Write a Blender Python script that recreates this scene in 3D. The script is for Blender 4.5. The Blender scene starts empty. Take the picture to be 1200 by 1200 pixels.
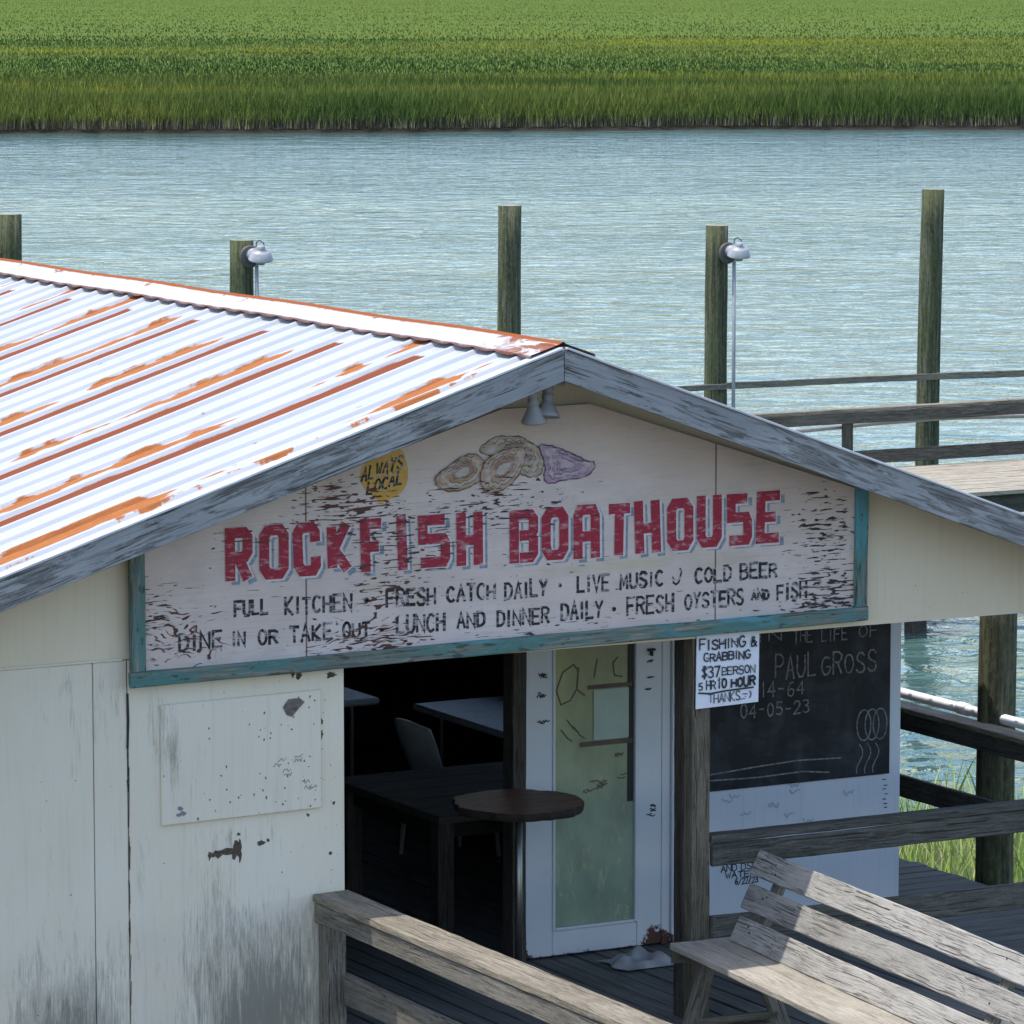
import bpy, bmesh, math, random
import numpy as np
from mathutils import Vector, Matrix
R = math.radians
random.seed(7); rng = np.random.default_rng(7)
S = bpy.context.scene
COL = S.collection

# ------------------------------------------------------------------ camera, sky, sun, exposure
F = 5100.0
PITCH = math.atan(620/F); PSI = R(28.505)
fwd = Vector((math.sin(PSI)*math.cos(PITCH), math.cos(PSI)*math.cos(PITCH), -math.sin(PITCH)))
rgt = Vector((math.cos(PSI), -math.sin(PSI), 0)); upv = rgt.cross(fwd)
CAM = Vector((-11.41423, -19.07838, 5.38167))
cd = bpy.data.cameras.new('camera'); cam = bpy.data.objects.new('camera', cd); COL.objects.link(cam)
cd.sensor_width = 36; cd.lens = F/1200*36; cd.clip_start = 0.5; cd.clip_end = 9000
Mx = Matrix((rgt, upv, -fwd)).transposed().to_4x4(); Mx.translation = CAM
cam.matrix_world = Mx
S.camera = cam

SUN = Vector((-0.35, 0.09, 1.0)).normalized()
w = bpy.data.worlds.new('World'); S.world = w; w.use_nodes = True
wt = w.node_tree; wt.nodes.clear()
sky = wt.nodes.new('ShaderNodeTexSky'); sky.sky_type = 'NISHITA'; sky.sun_disc = False
sky.sun_elevation = math.asin(SUN.z); sky.sun_rotation = math.atan2(SUN.x, SUN.y)
sky.air_density = 1.0; sky.dust_density = 1.2; sky.ozone_density = 1.0; sky.altitude = 0
bgn = wt.nodes.new('ShaderNodeBackground'); bgn.inputs['Strength'].default_value = 0.15
wo = wt.nodes.new('ShaderNodeOutputWorld')
wt.links.new(sky.outputs[0], bgn.inputs[0]); wt.links.new(bgn.outputs[0], wo.inputs[0])
sl = bpy.data.lights.new('sun', 'SUN'); sl.energy = 2.05; sl.angle = R(0.5); sl.color = (1.0, 0.95, 0.87)
so = bpy.data.objects.new('sun', sl); COL.objects.link(so)
so.rotation_euler = (-SUN).to_track_quat('-Z', 'Y').to_euler(); so.location = (0, 0, 30)
S.view_settings.view_transform = 'Standard'; S.view_settings.look = 'None'
S.view_settings.exposure = 1.05; S.view_settings.gamma = 1.0; S.view_settings.use_curve_mapping = False
S.cycles.max_bounces = 8

# ------------------------------------------------------------------ material helpers
class NT:
    def __init__(s, name):
        s.m = bpy.data.materials.new(name); s.m.use_nodes = True
        s.t = s.m.node_tree; s.t.nodes.clear()
        s.out = s.t.nodes.new('ShaderNodeOutputMaterial')
    def set(s, sock, v):
        if isinstance(v, bpy.types.NodeSocket): s.t.links.new(v, sock)
        elif v is not None:
            if hasattr(sock.default_value, '__len__') and not isinstance(v, str):
                v = tuple(v)
                if len(sock.default_value) == 4 and len(v) == 3: v = v+(1,)
            sock.default_value = v
    def node(s, typ, ins=None, **props):
        n = s.t.nodes.new(typ)
        for k, v in props.items(): setattr(n, k, v)
        for k, v in (ins or {}).items(): s.set(n.inputs[k], v)
        return n
    def math(s, op, a, b=0.0, c=0.0, clamp=False):
        n = s.node('ShaderNodeMath', {0: a, 1: b, 2: c}, operation=op); n.use_clamp = clamp; return n.outputs[0]
    def add(s, a, b): return s.math('ADD', a, b)
    def mul(s, a, b): return s.math('MULTIPLY', a, b)
    def noise(s, vec, scale, detail=4, rough=.6, dist=0): 
        return s.node('ShaderNodeTexNoise', {'Vector': vec, 'Scale': scale, 'Detail': detail, 'Roughness': rough, 'Distortion': dist}).outputs[0]
    def voro(s, vec, scale, rnd=1.0):
        return s.node('ShaderNodeTexVoronoi', {'Vector': vec, 'Scale': scale, 'Randomness': rnd})
    def mapr(s, v, a, b, c=0.0, d=1.0, smooth=False):
        n = s.node('ShaderNodeMapRange', {0: v, 1: a, 2: b, 3: c, 4: d}); n.clamp = True
        if smooth: n.interpolation_type = 'SMOOTHSTEP'
        return n.outputs[0]
    def ramp(s, f, stops):
        n = s.node('ShaderNodeValToRGB', {0: f}); e = n.color_ramp.elements
        while len(e) < len(stops): e.new(.5)
        for i, (p, c) in enumerate(stops):
            e[i].position = p; e[i].color = tuple(c)+(1,) if len(c) == 3 else c
        return n.outputs[0]
    def mix(s, f, a, b, blend='MIX'):
        n = s.node('ShaderNodeMix'); n.data_type = 'RGBA'; n.blend_type = blend
        s.set(n.inputs[0], f); s.set(n.inputs[6], a); s.set(n.inputs[7], b); return n.outputs[2]
    def obj(s): return s.node('ShaderNodeTexCoord').outputs['Object']
    def pos(s): return s.node('ShaderNodeNewGeometry').outputs['Position']
    def rnd(s): return s.node('ShaderNodeObjectInfo').outputs['Random']
    def mp(s, vec, scale=(1, 1, 1), loc=(0, 0, 0)):
        return s.node('ShaderNodeMapping', {'Vector': vec, 'Location': loc, 'Scale': scale}).outputs[0]
    def sep(s, vec):
        n = s.node('ShaderNodeSeparateXYZ', {0: vec}); return n.outputs[0], n.outputs[1], n.outputs[2]
    def comb(s, x, y, z): return s.node('ShaderNodeCombineXYZ', {0: x, 1: y, 2: z}).outputs[0]
    def vadd(s, a, b): return s.node('ShaderNodeVectorMath', {0: a, 1: b}, operation='ADD').outputs[0]
    def bump(s, h, strength=.4, dist=.01, normal=None):
        i = {'Height': h, 'Strength': strength, 'Distance': dist}
        if normal: i['Normal'] = normal
        return s.node('ShaderNodeBump', i).outputs[0]
    def bsdf(s, color, rough=.6, normal=None, metal=0.0, **kw):
        i = {'Base Color': color, 'Roughness': rough, 'Metallic': metal}
        if normal: i['Normal'] = normal
        i.update({k.replace('_', ' '): v for k, v in kw.items()})
        n = s.node('ShaderNodeBsdfPrincipled', i)
        s.t.links.new(n.outputs[0], s.out.inputs[0]); return n
    def blob(s, vec, blobs):
        """sum of soft elliptical spots (cx, cz, rx, rz, amplitude) in local x/z: where the wear sits"""
        tot = None
        for cx, cz, rx, rz, a in blobs:
            v = s.mp(vec, (1/rx, 0, 1/rz), (-cx/rx, 0, -cz/rz))
            d = s.node('ShaderNodeVectorMath', {0: v}, operation='LENGTH').outputs['Value']
            k = s.mapr(d, 1.0, 0.0, 0.0, a, True)
            tot = k if tot is None else s.add(tot, k)
        return tot

def wood(name, dark, mid, light, stain=(.05, .05, .035), stain_amt=.5, rough=.8, grain=1.0, bump=.6, cracks=.8, knots=.7):
    m = NT(name); o = m.obj(); r = m.rnd()
    v = m.vadd(o, m.comb(m.mul(r, 37.0), m.mul(r, 91.0), m.mul(r, 53.0)))
    # slow bend so the grain is not ruler straight, and rings squeezed round knots
    wob = m.mul(m.math('SUBTRACT', m.noise(m.mp(v, (1.6, 2, 2)), 1.0, 2), .5), .05)
    kv = m.voro(m.mp(v, (1.5, 5, 5)), 1.0).outputs[0]
    v2 = m.vadd(v, m.comb(0, m.add(wob, m.mul(m.mapr(kv, .30, .0, 0, .012, True), 1.0)), wob))
    g1 = m.noise(m.mp(v2, (5.0*grain, 150*grain, 150*grain)), 1.0, 3, .6)
    g2 = m.noise(m.mp(v2, (2.2*grain, 34*grain, 34*grain)), 1.0, 5, .7, .3)
    g3 = m.noise(m.mp(v, (45, 70, 70)), 1.0, 4, .75)
    patch = m.noise(m.mp(v, (2.5, 7, 7)), 1.0, 5, .7)
    g = m.add(m.add(m.mul(g1, .30), m.mul(g2, .28)), m.add(m.mul(g3, .20), m.mul(patch, .22)))
    c = m.ramp(g, [(.34, dark), (.47, mid), (.62, light)])
    big = m.noise(m.mp(v, (1.5, 4, 4)), 1.3, 6, .72)
    c = m.mix(m.mapr(big, .50, .72, 0, stain_amt), c, stain)
    c = m.mix(m.mapr(m.noise(m.mp(v, (.8, 2.5, 2.5)), 1.0, 3), .35, .65, 0, .35), c, m.mix(.5, c, light))
    # checks: many short hairline cracks gathered in patches, a few long ones
    where = m.mapr(m.noise(m.mp(v, (1.8, 8, 8), (3, 1, 7)), 1.0, 3, .6), .38, .58, .15, 1.0)
    fine = m.mapr(m.noise(m.mp(v2, (3.8, 190, 190)), 1.0, 3, .55), .538, .575)
    longc = m.mapr(m.noise(m.mp(v2, (.9, 75, 75), (5, 2, 9)), 1.0, 2, .5), .645, .662)
    crk = m.math('MAXIMUM', m.mul(fine, m.mul(where, .8)), longc)
    c = m.mix(m.mul(crk, cracks), c, tuple(q*.4 for q in dark))
    ring = m.math('MULTIPLY', m.mapr(kv, .085, .075), m.mapr(kv, .045, .055))
    kn = m.math('MAXIMUM', m.mapr(kv, .045, .03), m.mul(ring, .5))
    c = m.mix(m.mul(kn, knots), c, tuple(q*.4 for q in dark))
    c = m.mix(m.math('MULTIPLY', m.math('SUBTRACT', r, .45), .5, clamp=True), c, dark)
    h = m.math('SUBTRACT', g, m.mul(crk, .7))
    m.bsdf(c, rough, m.bump(h, bump, .008), Specular_IOR_Level=.25)
    return m.m

M = {}
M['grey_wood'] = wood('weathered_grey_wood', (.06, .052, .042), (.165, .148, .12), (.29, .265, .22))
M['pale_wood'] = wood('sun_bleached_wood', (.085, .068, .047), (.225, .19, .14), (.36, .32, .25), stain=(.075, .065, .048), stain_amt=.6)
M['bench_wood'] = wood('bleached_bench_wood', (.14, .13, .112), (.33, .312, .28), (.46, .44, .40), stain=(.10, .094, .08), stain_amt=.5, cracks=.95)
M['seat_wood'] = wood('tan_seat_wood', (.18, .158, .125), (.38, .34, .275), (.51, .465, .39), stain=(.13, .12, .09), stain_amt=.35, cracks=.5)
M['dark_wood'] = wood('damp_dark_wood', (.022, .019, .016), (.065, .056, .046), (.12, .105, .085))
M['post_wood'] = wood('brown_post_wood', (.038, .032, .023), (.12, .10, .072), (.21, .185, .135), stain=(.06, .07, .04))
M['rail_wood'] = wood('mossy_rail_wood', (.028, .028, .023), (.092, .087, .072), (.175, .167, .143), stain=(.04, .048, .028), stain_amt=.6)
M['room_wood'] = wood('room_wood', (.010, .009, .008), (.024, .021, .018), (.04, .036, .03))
M['plank_far'] = wood('dock_plank', (.16, .135, .10), (.42, .365, .28), (.60, .54, .43), stain=(.2, .17, .12), stain_amt=.3, grain=.5)

def plain(name, c, rough=.5, metal=0.0, var=.15, scale=8.0, **kw):
    m = NT(name); n = m.noise(m.obj(), scale, 5, .65)
    dk = tuple(x*(1-var*1.6) for x in c)
    m.bsdf(m.mix(m.mapr(n, .35, .7), c, dk), rough, m.bump(n, .08, .003), metal, **kw); return m.m

# fascia: grey timber with the remains of pale blue-white paint
def fascia_mat():
    m = NT('flaking_fascia_paint'); o = m.obj(); r = m.rnd()
    v = m.vadd(o, m.comb(m.mul(r, 31), m.mul(r, 17), m.mul(r, 11)))
    g = m.noise(m.mp(v, (3.2, 75, 75)), 1, 6, .65, .5)
    base = m.ramp(g, [(.34, (.045, .044, .042)), (.48, (.155, .153, .148)), (.62, (.29, .288, .28))])
    p = m.noise(m.mp(v, (3.4, 26, 26)), 1, 7, .75, 1.0)
    b = m.noise(m.mp(v, (.9, 3, 3)), 1, 3)
    mask = m.mapr(m.add(p, m.mul(m.math('SUBTRACT', b, .5), .5)), .47, .54)
    paint = m.mix(m.mapr(b, .4, .65), (.40, .41, .405), (.27, .285, .295))
    c = m.mix(m.mul(mask, .85), base, paint)
    cr = m.mapr(m.noise(m.mp(v, (1.6, 60, 60)), 1, 3, .5), .64, .68)
    c = m.mix(m.mul(cr, .8), c, (.03, .03, .03))
    m.bsdf(c, .75, m.bump(m.math('SUBTRACT', m.add(g, m.mul(mask, .3)), cr), .5, .005), Specular_IOR_Level=.25)
    return m.m
M['fascia'] = fascia_mat()

def teal_mat():
    m = NT('worn_teal_paint'); o = m.obj(); r = m.rnd()
    v = m.vadd(o, m.comb(m.mul(r, 31), m.mul(r, 17), m.mul(r, 11)))
    g = m.noise(m.mp(v, (3, 60, 60)), 1, 6, .65, .5)
    base = m.ramp(g, [(.32, (.05, .055, .045)), (.5, (.15, .17, .14)), (.68, (.26, .28, .23))])
    b = m.noise(m.mp(v, (1.6, 5, 5)), 1, 4)
    teal = m.ramp(b, [(.38, (.055, .14, .135)), (.5, (.09, .21, .21)), (.58, (.075, .185, .16)), (.66, (.10, .29, .34))])
    p = m.noise(m.mp(v, (4, 22, 22)), 1, 6, .7, 1.0)
    c = m.mix(m.mapr(m.add(p, m.mul(m.math('SUBTRACT', b, .5), .8)), .45, .54, 0.0, .9), base, teal)
    spk = m.mapr(m.noise(m.mp(v, (9, 40, 40)), 1, 4), .60, .63)
    c = m.mix(m.mul(spk, .7), c, (.035, .04, .035))
    m.bsdf(c, .7, m.bump(g, .4, .004), Specular_IOR_Level=.3); return m.m
M['teal'] = teal_mat()

# ---- cream painted plywood with mildew low down and chipped specks (local x/z = world x/z)
def wall_mat(name, base=(.72, .645, .505), mildew=True, chips=1.0, clean=(.76, .70, .575)):
    m = NT(name); o = m.obj(); x, y, z = m.sep(o)
    f = m.noise(m.mp(o, (1, 1, 1)), 1.1, 4)
    c = m.mix(m.mapr(f, .35, .65), base, clean)
    # faint vertical washes under the eaves
    st = m.noise(m.mp(o, (26, 26, 1.3)), 1, 4, .6)
    c = m.mix(m.mapr(st, .56, .75, 0, .16), c, (.34, .32, .26))
    gr = m.noise(m.mp(o, (70, 70, 2.0)), 1, 3, .5)
    c = m.mix(m.mapr(gr, .55, .8, 0, .18), c, (.45, .43, .38))
    if mildew:
        reg = m.blob(o, [(-2.55, .35, .55, .75, 1.0), (-3.45, .28, .45, .50, .95), (-2.75, .85, .22, .55, .45), (-2.2, .75, .3, .28, .35), (-3.75, .2, .3, .35, .7),
                         (-3.0, 1.78, .12, .35, .42), (-2.93, 1.66, .07, .35, .5), (-3.35, 1.95, .5, .3, .28), (-2.6, 1.22, .4, .1, .28), (-2.25, .3, .5, .6, .55), (-3.6, .6, .8, .5, .35), (-2.5, -.6, .9, 1.0, .9), (-3.9, -.6, 1.0, 1.0, .9)])
        n1 = m.noise(m.mp(o, (14, 14, 2.2)), 1, 7, .78, .4)
        n2 = m.noise(m.mp(o, (110, 110, 7)), 1, 5, .75)
        k = m.add(m.mul(n1, .5), m.mul(n2, .5))
        mk = m.mapr(m.add(k, m.mul(reg, .26)), .57, .78)
        c = m.mix(m.mul(mk, .80), c, (.15, .145, .115))
    if chips:
        rg = m.blob(o, [(-2.2, 1.6, .85, .75, 1.0), (-2.6, 1.5, .7, .6, .55), (-2.1, .9, .5, .5, .6), (-3.5, 1.2, 1.2, 1.2, .15), (1.6, 2.1, .8, .3, .6)])
        v = m.voro(m.vadd(m.mp(o, (1.0, 1, .8)), m.node('ShaderNodeVectorMath', {0: m.node('ShaderNodeTexNoise', {'Vector': o, 'Scale': 30.0}).outputs[1], 1: (.02, .02, .02)}, operation='MULTIPLY').outputs[0]), 33.0)
        keep = m.sep(v.outputs[1])[0]
        sp = m.math('LESS_THAN', v.outputs[0], m.mul(m.mapr(m.sep(v.outputs[1])[1], 0, 1, .05, .22), 1.0))
        on = m.math('GREATER_THAN', m.add(keep, m.mul(rg, .62*chips)), 1.0)
        c = m.mix(m.mul(m.mul(sp, on), .85), c, (.07, .06, .05))
    m.bsdf(c, .55, m.bump(m.add(gr, f), .12, .004), Specular_IOR_Level=.3)
    return m.m
M['cream'] = wall_mat('cream_painted_plywood')
M['gable_cream'] = wall_mat('gable_cream_paint', (.71, .605, .435), False, .7, (.75, .655, .49))
M['board_cream'] = wall_mat('cream_painted_panel', (.71, .65, .515), True, .95, (.75, .695, .575))
M['blue_white'] = wall_mat('blue_white_paint', (.60, .64, .70), False, 0, (.66, .69, .73))

def roof_mat():
    m = NT('rusting_corrugated_metal'); o = m.obj(); x, y, z = m.sep(o)
    per = .914
    f = m.math('MULTIPLY', m.math('FRACT', m.math('DIVIDE', m.add(y, 100*per-.53+.45), per)), per)   # 0..per, stripe at .45
    wob = m.noise(m.mp(o, (2.5, 9, 0)), 1, 5, .65)
    wobc = m.math('SUBTRACT', wob, .5)
    d = m.math('ABSOLUTE', m.math('SUBTRACT', m.add(f, m.mul(wobc, .045)), .45))
    stripe = m.mul(m.mapr(d, .072, .064), m.mapr(y, -.25, -.15))
    # patches of rust on the neighbouring rib, broken up along the slope
    pn = m.noise(m.mp(o, (1.3, 1.1, 0), (3.7, .4, 0)), 1, 3, .6)
    pn2 = m.noise(m.mp(o, (7, 55, 0)), 1, 5, .7)
    d2 = m.math('ABSOLUTE', m.math('SUBTRACT', m.add(f, m.mul(wobc, .12)), .70))
    wd = m.add(m.mapr(pn, .34, .56, -.045, .075), m.mapr(x, -1.6, -3.6, -.012, .02))
    pat = m.mapr(m.math('SUBTRACT', m.add(wd, m.mul(m.math('SUBTRACT', pn2, .5), .07)), d2), .0, .012)
    d3 = m.math('ABSOLUTE', m.add(m.add(y, .29), m.mul(wobc, .16)))
    wd3 = m.mapr(m.noise(m.mp(o, (1.7, 0, 0), (.6, 0, 0)), 1, 5, .65), .42, .60, -.035, .062)
    pat = m.math('MAXIMUM', pat, m.mapr(m.math('SUBTRACT', m.add(wd3, m.mul(m.math('SUBTRACT', pn2, .5), .09)), d3), .0, .012))
    top = m.mapr(m.add(x, m.mul(wobc, .12)), -1.28, -1.30)
    scr = m.mapr(m.voro(m.mp(o, (3.2, 5.5, 0)), 1.0).outputs[0], .062, .05)
    speck = m.math('MAXIMUM', scr, m.mapr(m.noise(m.mp(o, (8, 30, 0)), 1.0, 2, .5), .735, .75))
    white = m.mix(m.mapr(m.noise(m.mp(o, (1.2, 5, 0)), 1, 4), .35, .7), (.475, .49, .515), (.41, .43, .465))
    dirt = m.noise(m.mp(o, (1.5, 40, 0)), 1, 4, .6)
    white = m.mix(m.mapr(dirt, .58, .75, 0, .35), white, (.42, .44, .47))
    red = m.mix(pn2, (.15, .034, .010), (.245, .062, .018))
    orange = m.mix(m.mapr(pn2, .35, .65), (.28, .078, .015), (.41, .15, .036))
    c = m.mix(m.mul(pat, .95), white, orange)
    c = m.mix(m.mul(m.mul(stripe, top), .96), c, red)
    c = m.mix(m.mul(speck, .6), c, (.2, .14, .1))
    rustmask = m.math('MAXIMUM', m.mul(stripe, top), pat)
    m.bsdf(c, m.mapr(rustmask, 0, 1, .42, .85), m.bump(wob, .1, .01), Specular_IOR_Level=m.mapr(rustmask, 0, 1, .35, .02))
    return m.m
M['roof'] = roof_mat()

def cap_mat():
    m = NT('rusting_ridge_cap'); o = m.obj(); x, y, z = m.sep(o)
    dx = m.math('ABSOLUTE', m.math('SUBTRACT', x, -1.0))
    n = m.noise(m.mp(o, (9, 5, 0)), 1, 6, .7, .5); n0 = m.math('SUBTRACT', n, .5)
    nb = m.noise(m.mp(o, (0, 1.6, 0)), 1, 3)
    topl = m.mapr(m.add(dx, m.mul(n0, .03)), .028, .018)
    tong = m.mapr(m.math('SUBTRACT', m.mul(m.mapr(n, .48, .68), .12), m.add(dx, m.mul(m.math('SUBTRACT', .6, nb), .10))), 0, .012)
    low = m.mapr(m.add(dx, m.mul(n0, .008)), .178, .183)
    endp = m.mul(m.mapr(m.add(y, m.mul(n0, 1.2)), .25, -.15), m.mapr(n, .47, .53))
    white = m.mix(n, (.50, .50, .495), (.43, .44, .455))
    c = m.mix(m.mul(tong, .9), white, (.24, .068, .016))
    c = m.mix(m.mul(endp, .9), c, (.22, .058, .014))
    c = m.mix(topl, c, (.27, .075, .017))
    c = m.mix(m.mul(low, .9), c, (.16, .05, .03))
    m.bsdf(c, .6, m.bump(n, .15, .01), Specular_IOR_Level=.08); return m.m
M['cap'] = cap_mat()

# ---- sign: peeling paint, the same mask eats the board paint and the lettering (sign-local x/z)
def peel(m):
    o = m.obj()
    wv = m.noise(m.mp(o, (1.1, 1, 2.2)), 1.7, 3)
    sw = m.blob(o, [(.3, .1, .75, .3, 1.0), (1.15, .15, .5, .25, .8)])
    dz = m.mul(m.mul(m.math('SUBTRACT', wv, .5), .55), sw)
    v = m.vadd(o, m.comb(0, 0, dz))
    n = m.noise(m.mp(v, (6.5, 1, 78)), 1, 3, .5, .2)
    n2 = m.noise(m.mp(v, (16, 1, 60), (5.1, 0, 2.3)), 1, 2, .5, .2)
    reg = m.blob(o, [(.12, .12, .75, .25, .72), (.0, .3, .45, .22, .62), (.15, .45, .8, .25, .28), (1.0, .78, .48, .30, .85), (.55, .62, .40, .16, .55), (1.15, .08, .65, .2, .8), (1.2, .28, .35, .12, .55),
                     (1.7, .72, 1.0, .28, .48), (1.6, .5, 1.3, .35, .22), (3.85, .45, .42, .45, .85), (3.95, .12, .5, .22, .85), (3.6, .05, .7, .1, .55), (2.2, .05, 1.6, .12, .50), (2.0, .75, .5, .2, .3), (1.3, .45, .4, .3, .5), (2.0, .4, 2.6, .6, .22)])
    k = m.math('MAXIMUM', n, m.mul(n2, .985))
    return m.mapr(m.add(k, m.mul(reg, .205)), .735, .765), o
def woodtone(m, o):
    side = m.mapr(m.sep(o)[0], 1.2, 2.4)
    left = m.mix(m.noise(m.mp(o, (5, 1, 30)), 1, 3), (.03, .015, .014), (.16, .06, .045))
    return m.mix(side, left, (.035, .03, .03))
def sign_board():
    m = NT('peeling_sign_paint'); k, o = peel(m)
    n = m.noise(m.mp(o, (1.2, 1, 2.4)), 1.5, 5, .6)
    warm = m.blob(o, [(2.2, 1.15, 1.6, .5, 1.0), (3.2, .85, .8, .4, .5), (1.4, .9, .6, .3, .3)])
    c = m.mix(m.mapr(n, .35, .65), (.57, .465, .41), (.66, .555, .50))
    c = m.mix(m.math('MULTIPLY', warm, .75, clamp=True), c, (.58, .445, .345))
    st = m.blob(o, [(2.6, .36, .7, .09, 1.0), (1.35, .33, .4, .16, .7), (3.2, .35, .5, .16, .55), (2.0, .33, .4, .1, .5)])
    c = m.mix(m.mul(m.mapr(m.add(m.noise(m.mp(o, (4, 1, 8)), 1, 4), m.mul(st, .3)), .6, .85), .45), c, (.48, .42, .20))
    cool = m.blob(o, [(1.6, .0, 1.6, .3, .7), (3.4, .1, .9, .35, .6), (.6, .0, .7, .3, .5)])
    c = m.mix(m.math('MULTIPLY', cool, .5, clamp=True), c, (.63, .57, .575))
    fx = m.noise(m.mp(o, (3, 1, 90)), 1, 3)
    c = m.mix(m.mapr(fx, .52, .72, 0, .4), c, (.40, .34, .32))
    gm = m.noise(m.mp(o, (2.5, 1, 5)), 1, 6, .75)
    c = m.mix(m.mapr(gm, .5, .7, 0, .35), c, (.36, .31, .28))
    c = m.mix(k, c, woodtone(m, o))
    sx = m.sep(o)[0]
    for s0 in (.843, 3.182):
        c = m.mix(m.mul(m.mapr(m.math('ABSOLUTE', m.math('SUBTRACT', sx, s0)), .006, .003), .85), c, (.10, .05, .04))
    m.bsdf(c, .6, m.bump(m.math('SUBTRACT', 1.0, k), .5, .003), Specular_IOR_Level=.3); return m.m
def sign_paint(name, col, wear=.55, fade=.25):
    m = NT(name); k, o = peel(m)
    n = m.noise(m.mp(o, (12, 1, 40)), 1, 5, .7); n2 = m.noise(o, 6, 3); n3 = m.noise(o, 28, 5, .7)
    c = m.mix(m.mapr(n2, .35, .7, 0, .35), col, tuple(x*.72 for x in col))
    c = m.mix(m.mapr(n3, .45, .65, 0, .5), c, tuple(x*.62 for x in col))
    c = m.mix(m.mul(m.mapr(n, wear, wear+.12), fade), c, (.60, .54, .52))
    c = m.mix(k, c, woodtone(m, o)); m.bsdf(c, .6, Specular_IOR_Level=.3); return m.m
M['sign'] = sign_board()
M['s_red'] = sign_paint('faded_red_sign_paint', (.36, .026, .05), .53, .55)
M['s_white'] = sign_paint('white_sign_paint', (.66, .60, .56), .7, .1)
M['s_blue'] = sign_paint('blue_grey_sign_paint', (.23, .27, .33), .52, .6)
M['s_black'] = sign_paint('black_sign_paint', (.022, .022, .024), .50, .8)
M['s_yellow'] = sign_paint('yellow_sign_paint', (.62, .36, .075), .56, .4)
for nm, cl in (('oy_a', (.40, .33, .22)), ('oy_b', (.44, .27, .155)), ('oy_c', (.47, .30, .19)), ('oy_d', (.38, .25, .32)), ('oy_in', (.33, .20, .15)), ('oy_lt', (.49, .39, .31)),
               ('oy_line', (.10, .065, .045)), ('oy_pl', (.09, .04, .08)), ('oy_pk', (.47, .37, .42))):
    M[nm] = sign_paint('painted_'+nm.replace('oy_', 'shell_'), cl, .48, .45)

def water_mat():
    m = NT('tidal_creek_water'); p = m.pos()
    # ripples run across the view with the breeze: wave crests stretched along one world direction
    ca, sa = math.cos(PSI), math.sin(PSI)
    x, y, z = m.sep(p)
    u = m.math('SUBTRACT', m.mul(x, ca), m.mul(y, sa)); v = m.add(m.mul(x, sa), m.mul(y, ca))
    q = m.comb(u, v, 0)
    a = m.noise(m.mp(q, (.85, 1.0, 1)), 1.5, 4, .55, 1.0)
    b = m.noise(m.mp(q, (.7, 1.0, 1), (9, 3, 0)), .55, 2, .5, 1.0)
    c_ = m.noise(m.mp(q, (.6, 1.0, 1), (2, 7, 0)), 6.5, 2, .5)
    gust = m.noise(m.mp(q, (.02, .05, 1)), 1.0, 3)
    h = m.add(m.add(m.mul(a, .55), m.mul(b, 1.0)), m.mul(c_, .05))
    h = m.mul(h, m.mapr(gust, .3, .7, .55, 1.3))
    col = m.mix(m.mapr(gust, .35, .65), (.062, .130, .114), (.080, .148, .136))
    m.bsdf(col, .06, m.bump(h, 1.0, .17), IOR=1.33)
    return m.m
M['water'] = water_mat()

def ground_mat(name, a, b, scale=.6):
    m = NT(name); p = m.pos(); n = m.noise(p, scale, 8, .7); n2 = m.noise(p, scale*14, 5, .7)
    cc = m.mix(m.mapr(m.add(m.mul(n, .6), m.mul(n2, .4)), .38, .62), a, b)
    if name == 'marsh_floor': cc = m.mix(m.mapr(m.sep(p)[2], -.8, -1.1), cc, (.035, .034, .028))
    m.bsdf(cc, .9, m.bump(n2, .6, .05), Specular_IOR_Level=0.0 if name == 'marsh_floor' else .3); return m.m
M['mud'] = ground_mat('marsh_mud', (.07, .06, .045), (.13, .115, .09))
M['marsh_floor'] = ground_mat('marsh_floor', (.075, .122, .032), (.118, .16, .04), .03)

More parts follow.
